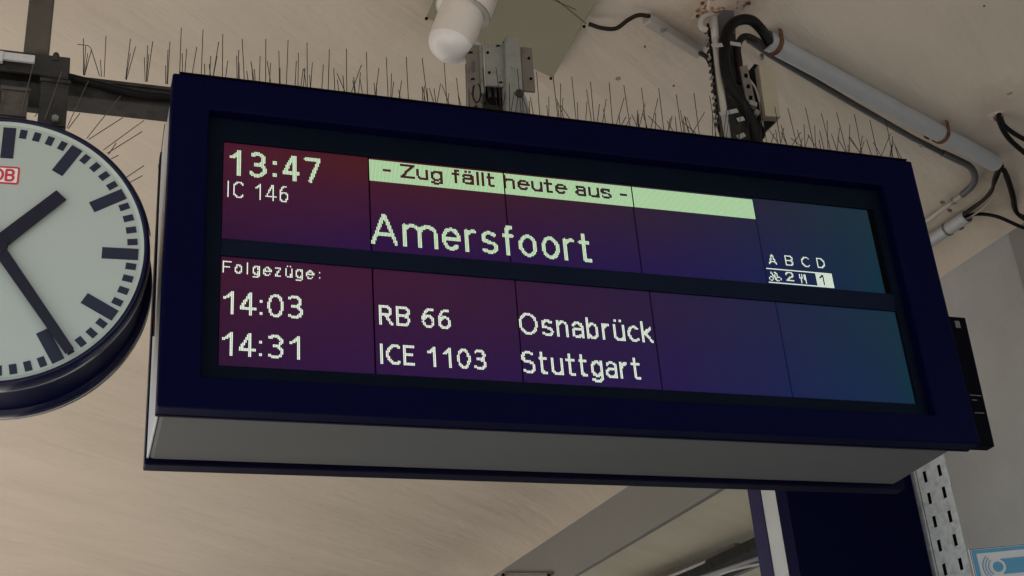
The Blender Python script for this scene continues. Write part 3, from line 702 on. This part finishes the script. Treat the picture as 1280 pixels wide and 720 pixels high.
# on the bare part of the beam, clusters as surveyed
t = thing('bird_spike_strip', 'bird spikes on the steel beam between post and board', 'bird spikes', (-.15, .28, bz1))
g = MB(); g.box((-.29,.278,bz1), (.16,.31,bz1+.004)); obj('base_strip', g, 'steel', t)
def spk(parent, b, tip, Y, key='wire', dy=0):
    A_ = atY(*b, Y); B_ = atY(*tip, Y+dy); spike(parent, A_, B_-A_, (B_-A_).length, key)
def bent(parent, pts, Y, r=.0014):
    g = MB(); g.tube([atY(*p, Y) for p in pts], r, 5); obj('bent_spike', g, 'wire', parent)
for b, tp in (((104.3,94),(104.2,48)),((105,94),(107,58)),((106,94),(109.5,67)),((106,93),(114,63)),((127,96),(125.5,75)),((130.2,96),(132.5,45.5)),
              ((157,99),(163,48.5)),((157.5,99),(163,67)),((158,100),(169.5,58.5)),((181.5,102),(180.5,72)),((183,102),(184.5,57)),((184,102),(191,52)),
              ((207,105),(207,82)),((208.5,105),(210,62)),((209.5,105),(212.5,52)),((183,102),(186,68))):
    spk(t, b, tp, .285, dy=rnd.uniform(-.01,.01))
bent(t, [(124.5,95),(113.5,60),(110,57),(97,55.2)], .285)
# on the clock rim
t = thing('bird_spike_strip', 'loose bird spikes fanning out from upper rim of the clock', 'bird spikes', cp(.28,.33,-.02))
g = MB()
vs = []; n2 = 30
for k in range(n2):
    a0, a1 = R(18+62*k/n2), R(18+62*(k+1)/n2)
    P4 = [cp(math.sin(a)*r_, math.cos(a)*r_, d_) for a, r_, d_ in ((a0,.4140,-.028),(a1,.4140,-.028),(a1,.4140,-.012),(a0,.4140,-.012))]
    c0 = [cp(math.sin(a)*.4165, math.cos(a)*.4165, d_) for a, d_ in ((a0,-.028),(a1,-.028),(a1,-.012),(a0,-.012))]
    g.add(P4+c0, [(0,1,2,3),(7,6,5,4),(0,4,5,1),(2,6,7,3)])
obj('base_strip', g, 'navy_edge', t)
for b, tp, key, dy in (((27.5,137),(41.5,81),'wire_light',-.02),((28,137),(36,110),'wire',.02),((58,144.5),(77,89.5),'wire_light',-.02),((60,144.5),(68,122),'wire',.03),((86,154.5),(110.5,101),'wire_light',-.02),((89,156),(100,141.5),'wire',.03),
        ((112,168.5),(151,119.5),'wire_light',-.02),((116,171),(153.5,147),'wire',.03),((134,184),(180,150.5),'wire_light',-.02),((139,188.5),(177.5,164.5),'wire',.03),
        ((163.5,218),(180,207),'wire',0),((167,225.5),(178,219.5),'wire',0),((47,141),(48.5,139),'wire',0),((139,188),(145,179),'wire',0),((144,196),(148,194),'wire',0)):
    lq = 6/math.hypot(tp[0]-b[0], tp[1]-b[1]); b = (b[0]-(tp[0]-b[0])*lq, b[1]-(tp[1]-b[1])*lq); spk(t, b, tp, .09, key, dy)
# single bent wire hanging left of the board
g = MB(); g.tube([atY(206,155,.22), atY(203,178,.22), atY(199.5,208,.22)], .0012, 5); g.tube([atY(199.5,206,.22), atY(199.5,211,.22)], .004, 8)
g.tube([atY(199.5,208,.22), atY(192,420,.24)], .0028, 6)
obj('hanging_wire', g, 'wire', label='thin dark wire hanging between the clock and left end of board', cat='wire')

# ------------------------------------------------------------------ middle bracket on the board
t = thing('middle_bracket', 'galvanised clamp bracket with post on top centre of the board', 'bracket', (1.11, .2, Z(H)))
def quad(mbx, pts, Y, dy):   # surveyed outline in the plane Y, real thickness dy
    mbx.prism([atY(*p, Y) for p in pts][::-1], (0, dy, 0))
g = MB(); quad(g, [(606,51.5),(630,55.5),(632,108.5),(608,106.5)], .17, .010); obj('clamp_plate', g, 'galv', t, bevel=.0015)
g = MB(); quad(g, [(651,58.5),(665,60),(669.5,114.5),(654,113)], .18, .010); obj('clamp_plate', g, 'galv_warm', t, bevel=.0015)
g = MB(); q4 = [(631.5,45.5),(649,45.5),(653,112),(652.5,146),(634,144),(633,110)]; quad(g, q4, .145, .05); obj('upright_post', g, 'galv', t, bevel=.004)
# side arm: seen on its narrow side
g = MB(); quad(g, [(583,68),(590,58),(601,55),(604.5,58),(604,147),(586,144)], .20, .014); obj('side_plate', g, 'galv_warm', t, bevel=.003)
g = MB(); quad(g, [(599,56),(603.5,55),(607,117),(602,116)], .19, .009); obj('side_flange', g, 'galv', t, bevel=.001)
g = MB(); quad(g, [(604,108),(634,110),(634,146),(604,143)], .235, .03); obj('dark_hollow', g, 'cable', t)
g = MB(); quad(g, [(604,130),(634,133),(634,141),(604,138)], .222, .01); obj('cross_bar', g, 'steel', t, bevel=.002)
for a_ in (610, 617, 624): g = MB(); quad(g, [(a_,109),(a_+4,109),(a_+4.5,121),(a_+1,121)], .225, .008); obj('thread_bolt', g, 'pipe_dark', t)
g = MB(); quad(g, [(638,112),(652,112),(658,122),(664,145),(632,144),(634,120)], .120, .012); obj('gusset', g, 'galv', t, bevel=.002)
g = MB(); p = atY(649, 117.5, .118); g.tube([p, p-Vector((0,.008,0))], .015, 14); obj('pivot_bolt', g, 'steel', t)
for px, py, Y in ((609.5,66),(611.5,91),(661,73),(663.5,98.5)) and [(609.5,66,.169),(611.5,91,.169),(661,73,.179),(663.5,98.5,.179)]:
    screw(t, atY(px, py, Y), .005, name='bolt_hole')
for px, py, Y, w_ in ((588,66,.199,.009),(622,57.5,.168,.008),(629.5,53,.165,.006),(590.5,99,.199,.008),(594,134,.199,.008),(625.5,103,.168,.007)):
    p = atY(px, py, Y); g = MB(); g.prism([p+Vector((-w_,0,-w_*.6)), p+Vector((w_,0,-w_*.1)), p+Vector((w_*.8,0,w_*.7)), p+Vector((-w_*.5,0,w_*.3))], (0,-.002,0)); obj('cut_out', g, 'hole', t)
g = MB(); quad(g, [(589,78),(593,75),(594,89),(590,91)], .1985, .001); obj('label_plate', g, 'pipe_dark', t)
g = MB(); pts = [atY(596+5*math.cos(a), 116+12*math.sin(a), .1985) for a in [R(x) for x in range(-70, 250, 20)]]; g.tube(pts, .003, 6); obj('cable_loop', g, 'cable_brown', t)
g = MB(); p = atY(596, 54, .2); g.tube([p, p+Vector((0,.02,.006))], .008, 8); obj('bolt', g, 'tie', t)
g = MB(); quad(g, [(604,141),(700,150),(703,153),(604,145)], .10, .10); obj('foot_plate', g, 'galv', t, bevel=.001)

# ------------------------------------------------------------------ dome lamp and olive plate on the ceiling
c1 = atZ(532, 22, CZ-.055); c2 = atZ(691, 98, CZ-.055); c3 = atZ(747, -2, CZ-.055)
e1 = (c2-c1); e2 = (c3-c2).normalized()
t = thing('ceiling_plate', 'olive grey sheet metal plate screwed on ceiling above the board', 'plate', (c1+c2)/2 + e2*.3)
g = MB(); g.prism([c1, c2, c2+e2*.30+e1.normalized()*.0, c2+e2*.62, c1+e2*.62], (0,0,.006)); obj('plate_sheet', g, 'olive', t, bevel=.003)
g = MB(); q_ = (c1+c2)/2+e2*.3; g.v = []; g.f = []; g.sm = []; g.box((q_.x-.2,q_.y-.2,Z(CZ-.0485)), (q_.x+.2,q_.y+.15,Z(CZ-.001))); obj('mounting_block', g, 'galv_warm', t)
g = MB(); lnA = atZ(690, -5, CZ-.0556); lnB = atZ(733, 30, CZ-.0556); g.tube([lnA, lnB], .0012, 4); obj('seam', g, 'steel', t)
g = MB(); lnA = atZ(645, -20, CZ-.0556); lnB = atZ(720, 12, CZ-.0556); g.tube([lnA, lnB], .0012, 4); obj('seam', g, 'steel', t)
for px, py in ((533,23),(688.5,98),(730,33)): screw(t, atZ(px, py, CZ-.057), .006, (0,0,-1), 'hole')
t = thing('dome_lamp', 'pale cylindrical lamp with rounded end hanging from ceiling plate', 'lamp', atZ(597,-20,CZ-.02))
# axis: from the plate towards the lower left of the picture
dist = 3.9
def onray(px, py, d): return CAM + ray(px, py)*d
A0 = onray(600, -42, (atZ(600,-42,CZ-.02)-CAM).length-.05)
A1 = onray(563, 55, (A0-CAM).length-.20)
ax = (A1-A0).normalized(); Ln = (A1-A0).length
q = ax.to_track_quat('Z', 'Y').to_matrix().to_4x4(); LM = Matrix.Translation(A0) @ q
def perp(px0, py0, px1, py1, P):  # radius at a point from two edge sight lines
    dd = (P-CAM).length; return (onray(px0,py0,dd)-onray(px1,py1,dd)).length/2
rE = perp(538,62, 590,72, A1)*1.08
Lb = Ln - .0
g = MB(); g.lathe([(rE*1.02, 0), (rE*1.02, Lb*.97), (rE*1.0, Lb*.985)], LM, 48); obj('lamp_body', g, 'opal', t)
g = MB(); g.lathe([(rE*.995*math.cos(R(a)), Lb*.985+rE*.85*math.sin(R(a))) for a in range(0, 91, 9)][:-1]+[(.0005, Lb*.985+rE*.85)], LM, 48); obj('lamp_dome', g, 'opaldome', t)
g = MB(); g.lathe([(rE*1.02, Lb*.60), (rE*1.26, Lb*.60), (rE*1.28, Lb*.585), (rE*1.28, -.02), (rE*1.2,-.03)], LM, 48); obj('collar', g, 'opal', t)
g = MB(); g.lathe([(rE*1.26, Lb*.60), (rE*1.285, Lb*.61), (rE*1.285, Lb*.59)], LM, 48); obj('collar_rim', g, 'tie', t)

# ------------------------------------------------------------------ cable and thin trunking on the ceiling
g = MB(); g.tube(spline([atZ(736,30,CZ-.03), atZ(752,35,CZ-.05), atZ(770,35.5,CZ-.05), atZ(785,25,CZ-.04), atZ(798,19,CZ-.03), atZ(812,20,CZ-.02)], 8), .0085, 10)
obj('lamp_cable', g, 'cable_brown', label='dark brown cable sagging between olive plate and grey trunking', cat='cable')
t = thing('cable_trunking', 'short grey trunking on ceiling between lamp cable and hanger', 'trunking', atZ(840,42,CZ))
a = atZ(808, 24, CZ-.022); b = atZ(875, 66, CZ-.022)
g = MB(); d_ = (b-a); g.obox((a+b)/2, d_, Vector((-d_.y,d_.x,0)), (0,0,1), d_.length/2, .021, .021); obj('duct', g, 'pvc_warm', t, bevel=.006)
p = atZ(828, 37, CZ-.045); g = MB(); g.tube([p, p-Vector((0,0,.008))], .009, 10); obj('clip', g, 'galv', t)
g = MB(); g.tube([p+Vector((.012,-.01,.0)), p+Vector((.012,-.01,-.006))], .006, 8); obj('clip', g, 'galv', t)
g = MB(); g.tube(spline([b, atY(884,72,.27), atY(888,80,.25)], 6), .010, 8); obj('cable_end', g, 'cable', t)

# ------------------------------------------------------------------ right hanger: post, conduit, black cable loop, rail, box
HY = .25
t = thing('ceiling_flange', 'rusty cream mounting flange bolted under ceiling above cable hanger', 'flange', atZ(905,8,CZ))
g = MB(); P = [atZ(*p, CZ-.004) for p in ((863,25),(885,-10),(945,-10),(927,14))]; g.prism(P, (0,0,.003)); obj('ceiling_plate', g, 'flange', t, bevel=.001)
g = MB(); P = [atZ(*p, CZ-.03) for p in ((882,20),(889,-6),(922,-6),(920,12))]; g.prism(P, (0,0,.026)); obj('flange_block', g, 'flange', t, bevel=.003)
for px, py in ((872,20),(878,4),(936,4)): screw(t, atZ(px, py, CZ-.007), .008, (0,0,-1), 'rust')
t = thing('hanger_post', 'dark steel hanger post carrying right half of the board', 'post', (2.06, HY, Z(H)))
a = atY(898,30,HY); b = atY(945,182,HY)
g = MB(); q4 = [(896,22),(918,13),(921,60),(930,110),(949,182),(912,178),(902,110),(897,60)]; quad(g, q4, HY, .07); obj('post_shaft', g, 'steel', t, bevel=.003)
g = MB(); quad(g, [(896,20),(903,12),(918,13),(920,40),(899,44)], HY-.02, .05); obj('post_cap', g, 'pipe_dark', t, bevel=.003)
t2 = thing('toothed_rail', 'narrow notched steel rail on left of the hanger post', 'rail', atY(890,110,HY-.03))
for k in range(15):
    f_ = k/14; px = 883+f_*13; py = 40+f_*115
    g = MB(); p = atY(px, py, HY-.02); g.obox(p, (1,0,-.25), (0,1,0), (.25,0,1), .0045, .008, .0050); obj('rail_tooth', g, ('steel','galv','post')[k%3], t2)
g = MB(); g.tube([atY(885,30,HY), atY(899,165,HY)], .0055, 6); obj('rail_core', g, 'cable', t2)
g = MB(); g.tube(spline([atY(884,38,HY-.03), atY(877,34,HY-.03), atY(876,26,HY-.03), atY(882,20,HY-.03), atY(891,18.5,HY-.02)], 6), .011, 10); obj('conduit_bend', g, 'pvc_warm', t2)
t = thing('white_conduit', 'pale plastic conduit strapped upright to the hanger post', 'conduit', atY(908,175,HY-.04))
g = MB(); g.tube([atY(892,24,HY-.04), atY(895,60,HY-.04), atY(901,110,HY-.04), atY(910,176,HY-.04)], .0125, 14); obj('conduit_pipe', g, 'pvc_warm', t)
g = MB(); g.tube([atY(892,22,HY-.04), atY(894.5,50,HY-.04)], .0145, 14); obj('conduit_sleeve', g, 'pvc_warm', t)
t = thing('black_cable_loop', 'thick black cable looping down the hanger post from big pipe', 'cable', atY(907,60,HY-.07))
Yc = HY-.075
g = MB(); g.tube(spline([atZ(962,52,CZ-.06), atY(951,36,Yc+.05), atY(938,25,Yc+.01), atY(922,26,Yc), atY(911,36,Yc), atY(906,52,Yc), atY(905.5,75,Yc), atY(909,97,Yc), atY(917,115,Yc+.01), atY(930,132,Yc+.02), atY(941,155,Yc+.04), atY(948,182,Yc+.06)], 7), [.021]*0 or .0205, 14); obj('cable_sheath', g, 'cable', t)
g = MB(); g.tube(spline([atZ(956,60,CZ-.06), atY(944,50,Yc+.08), atY(930,46,Yc+.07), atY(922,58,Yc+.06), atY(924,80,Yc+.06), atY(926,105,Yc+.07)], 7), .014, 10); obj('inner_cable', g, 'cable_brown', t)
t = thing('perforated_rail', 'grey perforated rail strapped right of the black cable', 'rail', atY(938,140,HY-.02))
g = MB(); quad(g, [(925,83),(934,81),(946,134),(936,140)], HY-.045, .008); obj('rail_body', g, 'galv_warm', t, bevel=.001)
for px, py in ((932.5,94.5),(935.5,108),(938.5,122)): 
    p = atY(px, py, HY-.0465); g = MB(); g.obox(p, (1,0,0), (0,1,0), (.2,0,1), .0065, .001, .009); obj('slot', g, 'hole', t)
g = MB(); g.tube(spline([atY(937,100,HY-.02), atY(945,112,HY-.02), atY(951,135,HY-.02), atY(954,160,HY-.01)], 6), .0045, 8); obj('thin_cable', g, 'pvc_warm', t)
g = MB(); p = atY(940,131,HY-.06); g.obox(p, (1,0,-.3), (0,1,0), (.3,0,1), .016, .012, .010); obj('clamp', g, 'galv', t, bevel=.002)
g = MB(); p = atY(945,142,HY-.06); g.obox(p, (1,0,-.5), (0,1,0), (.5,0,1), .010, .012, .012); obj('clamp', g, 'galv_warm', t, bevel=.002)
t = thing('junction_box', 'beige plastic junction box beside the perforated rail', 'junction box', atY(960,145,HY-.05))
fr = [atY(*p, HY-.05) for p in ((948,80),(967,86),(975,140),(976.5,146),(957,145))]
g = MB(); g.prism(fr[::-1], (0,.035,0)); obj('box_lid', g, 'beigebox', t, bevel=.003)
g = MB(); g.prism([atY(*p, HY-.0145) for p in ((937,87),(943,80),(949,81),(957,145),(976,146),(955,166),(951,150))][::-1], (0,.05,0)); obj('box_back', g, 'cable', t)
g = MB(); g.prism([atY(*p, HY+.04) for p in ((950,120),(962,140),(956,172),(946,178),(940,150))][::-1], (0,.03,0)); obj('dark_backing', g, 'cable', t)
for j, (pa, pb, m) in enumerate((((890,57.5),(903,56),'tie'),((913,54),(926,56),'tie'),((900,143),(922,138),'tie'),((922,150),(930,148),'tie'),((922,172),(931,168),'tie'))):
    a = atY(*pa, Yc-.022); b = atY(*pb, Yc-.022); d_ = b-a
    g = MB(); g.obox((a+b)/2, d_, (0,1,0), d_.cross(Vector((0,1,0))), d_.length/2, .0012, .0085)
    obj('cable_tie', g, m, label=('pale strap around top of the conduit','short pale strap beside top of black cable','pale strap low around the conduit','small strap between conduit and black cable','lowest pale strap just above the board')[j], cat='cable tie', group='straps on the hanger post')

# ------------------------------------------------------------------ ceiling pipes at right
t = thing('large_conduit', 'thick pale grey pipe running diagonally along ceiling at right', 'pipe', atZ(1100,130,CZ-.05))
zc = CZ-.05
a = atZ(957, 50, zc); b = atZ(1244, 204, zc)
g = MB(); rP = .040; g.tube([a, b], rP, 28, caps=False); g.tube([b, a], rP-.004, 28, caps=False)
obj('pipe_body', g, 'pvc', t)
dP = (b-a).normalized()
for px, py in ((972, 52), (1178, 166)):
    c = a + dP*((atZ(px, py, zc)-a).dot(dP)); g = MB()
    sN = Vector((-dP.y, dP.x, 0)); vs = []; pts = []
    for k in range(13):
        an = R(-10+200*k/12); pts.append(c + sN*(rP+.004)*math.cos(an) - Vector((0,0,1))*(rP+.004)*math.sin(an))
    pts = [c + sN*(rP+.028) + Vector((0,0,.045))] + pts + [c - sN*(rP+.006) + Vector((0,0,.045))]
    for i_ in range(len(pts)-1):
        m_ = (pts[i_]+pts[i_+1])/2; dd = pts[i_+1]-pts[i_]; g.obox(m_, dd, dP, dd.cross(dP), dd.length/2+.001, .011, .0022)
    g.obox(c+sN*(rP+.02)+Vector((0,0,.03)), sN, dP, (0,0,1), .014, .016, .016)
    obj('rusty_clamp', g, 'rust', t)
t = thing('thin_conduit', 'thin grey metal conduit beside the thick ceiling pipe, bending back at pillar', 'pipe', atZ(1150,185,CZ-.03))
zt2 = CZ-.045
pts = [atZ(936,50,zt2), atZ(960,67,zt2), atZ(1060,126,zt2), atZ(1140,172,zt2), atZ(1180,192,zt2)]
g = MB(); g.tube(pts, .0135, 14); obj('conduit_run', g, 'pipe_dark', t)
g = MB(); g.tube(spline([atZ(1178,191,zt2), atZ(1197,200,zt2), atZ(1212,208,zt2), atZ(1218.5,219,zt2), atZ(1216,231,zt2), atZ(1203,243.5,zt2)], 8), .0165, 16); obj('bend', g, 'pipe_dark', t)
g = MB(); g.tube([atZ(1204,242.5,zt2), atZ(1156,278,zt2), atZ(1120,305,zt2)], .0125, 14); obj('conduit_end', g, 'pvc_warm', t)
g = MB(); g.tube([atZ(1193,250.5,zt2), atZ(1190.5,252.5,zt2)], .0165, 14); obj('coupling', g, 'galv', t)
for px, py in ((1178,253),(1187,263)): 
    p = atZ(px, py, zt2); g = MB(); g.obox(p, (1,.2,0), (0,1,0), (0,0,1), .012, .007, .006); obj('clamp_ear', g, 'galv_warm', t, bevel=.001)
g = MB(); p = atZ(1151,180,zt2-.01); g.tube([p, p-Vector((0,0,.012))], .008, 8); obj('screw', g, 'galv', t)
g = MB(); p = atZ(952,71,CZ-.01); g.tube([p+Vector((0,0,.01)), p-Vector((0,0,.012))], .008, 8); obj('screw', g, 'galv', t)
t = thing('lower_conduit', 'pale stub of pipe beside pillar with brown cables entering', 'pipe', atZ(1190,288,CZ-.08))
zl = CZ-.075
a = atZ(1209, 270, zl); b = atZ(1120, 330, zl)
g = MB(); g.tube([a, b], .034, 24, caps=False); g.tube([b, a], .030, 24, caps=False); obj('pipe_body', g, 'pvc', t)
d_ = (b-a).normalized(); c = atZ(1187, 286, zl); c = a + d_*((c-a).dot(d_))
g = MB(); g.tube([c, c+d_*.012], .0375, 24); obj('clamp_ring', g, 'galv_warm', t)
g = MB(); p = c - Vector((0,0,0)) + Vector((.05,-.02,.0)); g.obox(p, d_, (1,0,0), (0,0,1), .012, .02, .008); obj('clamp_ear', g, 'rust', t)
brn = [[(1252,206),(1244,228),(1232,247),(1212,262),(1203,271)], [(1255,208),(1249,232),(1238,251),(1218,268),(1205,275)], [(1250,204),(1243,222),(1239,240),(1222,256),(1205,268)]]
for k, (pp, m, r_) in enumerate(zip(brn, ('cable_brown','pvc_warm','cable_brown'), (.008,.0045,.009))):
    g = MB(); g.tube(spline([atZ(*p, CZ-.05-.006*i-.005*k) for i, p in enumerate(pp)], 8), r_, 10)
    obj('looping_cable', g, m, label=('dark brown cable of pipe-to-pipe loop, outer one','thin pale cable in the middle of brown cable loop','dark brown cable of pipe-to-pipe loop, inner one')[k], cat='cable', group='cables between the two pipe ends')
g = MB(); g.tube(spline([atZ(*p, CZ-.05) for p in ((1243,203),(1250,206),(1259,222),(1266,245),(1272,266))] + [atY(1300,284,1.37)], 8), .014, 12)
obj('bundle_cable', g, 'cable', label='thick black cable curving down out of the thick pipe end', cat='cable')
g = MB(); g.tube(spline([atZ(*p, CZ-.06) for p in ((1206,271),(1216,268),(1232,268))] + [atY(1250,272,1.37), atY(1275,283,1.36), atY(1310,297,1.36)], 8), .0095, 10)
obj('branch_cable', g, 'cable', label='black cable running right from the lower pipe stub', cat='cable')
t = thing('ceiling_outlet_cable', 'forked black cable emerging from a broken plaster hole in ceiling', 'cable', atZ(1250,148,CZ))
g = MB(); g.tube(spline([atZ(1249,138,CZ+.02), atZ(1249,150,CZ-.03), atZ(1256,166,CZ-.05), atZ(1268,180,CZ-.05), atZ(1300,207,CZ-.05)], 8), .012, 12); obj('cable_strand', g, 'cable', t)
g = MB(); g.tube(spline([atZ(1250,142,CZ+.02), atZ(1254,155,CZ-.04), atZ(1265,165,CZ-.06), atZ(1282,175,CZ-.06), atZ(1310,190,CZ-.06)], 8), .011, 12); obj('cable_strand', g, 'cable', t)
g = MB(); c = atZ(1247,146,CZ-.002); 
pts = [c + Vector((math.cos(a)*r_, math.sin(a)*r_, 0)) for a, r_ in [(R(k*24), rnd.uniform(.034,.055)) for k in range(15)]]; g.prism(pts, (0,0,.0018)); obj('plaster_patch', g, 'patch', t)
g = MB(); g.tube([c-Vector((0,0,.012)), c+Vector((0,0,.0))], .02, 12); obj('grommet', g, 'galv_warm', t)

# ------------------------------------------------------------------ small hooks and flecks on the ceiling (real little plugs)
gr = 'small plugs left in the ceiling'
for k, (px, py, lab) in enumerate(((772.5,98,'small ring-shaped plug on ceiling right of the olive plate'),(806,58,'tiny plug on ceiling below the grey trunking'),(842,107,'tiny plug on ceiling left of the hanger'),(1230,7,'tiny plug on ceiling near upper right corner'))):
    p = atZ(px, py, CZ); g = MB()
    if k == 0: g.tube([p+Vector((math.cos(R(a))*.009, math.sin(R(a))*.009, -.002)) for a in range(0, 361, 30)], .0016, 6)
    else: g.tube([p, p-Vector((0,0,.004))], .005, 8)
    obj('ceiling_plug', g, 'galv_warm', label=lab, cat='plug', group=gr)

# ------------------------------------------------------------------ next bay: long luminaire and dark duct
def run(zv, pa, pb, hw, hh, m, name, parent, bevel=.004):
    a = atZ(*pa, zv); b = atZ(*pb, zv); d_ = b-a; g = MB()
    g.obox((a+b)/2, d_, Vector((-d_.y,d_.x,0)), (0,0,1), d_.length/2, hw, hh); return obj(name, g, m, parent, bevel=bevel)
t = thing('strip_luminaire', 'long pale luminaire housing under olive ceiling beyond the beam', 'luminaire', atZ(880,705,1.75))
run(1.74, (780,742), (924,683), .045, .03, 'galv_warm', 'housing', t)
run(1.70, (778,745), (922,686), .012, .012, 'white', 'tube', t)
t = thing('dark_duct', 'dark cable duct running beside the far strip luminaire', 'duct', atZ(910,710,1.62))
run(1.66, (790,762), (985,672), .20, .05, 'steel', 'duct_body', t)
run(1.60, (830,757), (985,688), .03, .02, 'pipe_dark', 'lower_rail', t)
t = thing('pale_rail', 'bright curved rail glimpsed low beyond the dark duct', 'rail', atZ(930,712,1.5))
g = MB(); g.tube(spline([atZ(868,733,1.5), atZ(900,718,1.5), atZ(925,710,1.5), atZ(960,703,1.5)], 6), .014, 10); obj('rail_tube', g, 'white', t)
g = MB(); g.tube([atZ(860,728,1.52), atZ(960,694,1.52)], .02, 8); obj('rail_back', g, 'pvc', t)
t = thing('wall_lamp_bracket', 'small rusty bracket on lower edge of the far beam', 'bracket', atW(660,718,.01))
g = MB(); a = atW(630,716.5,.02); b = atW(690,716.5,.02); g.tube([a, b], .010, 6); obj('bracket_bar', g, 'galv_warm', t)
for px in (629, 686): g = MB(); g.tube([atW(px,717,.03), atW(px,722,.03)], .016, 6); obj('bracket_end', g, 'cable', t)
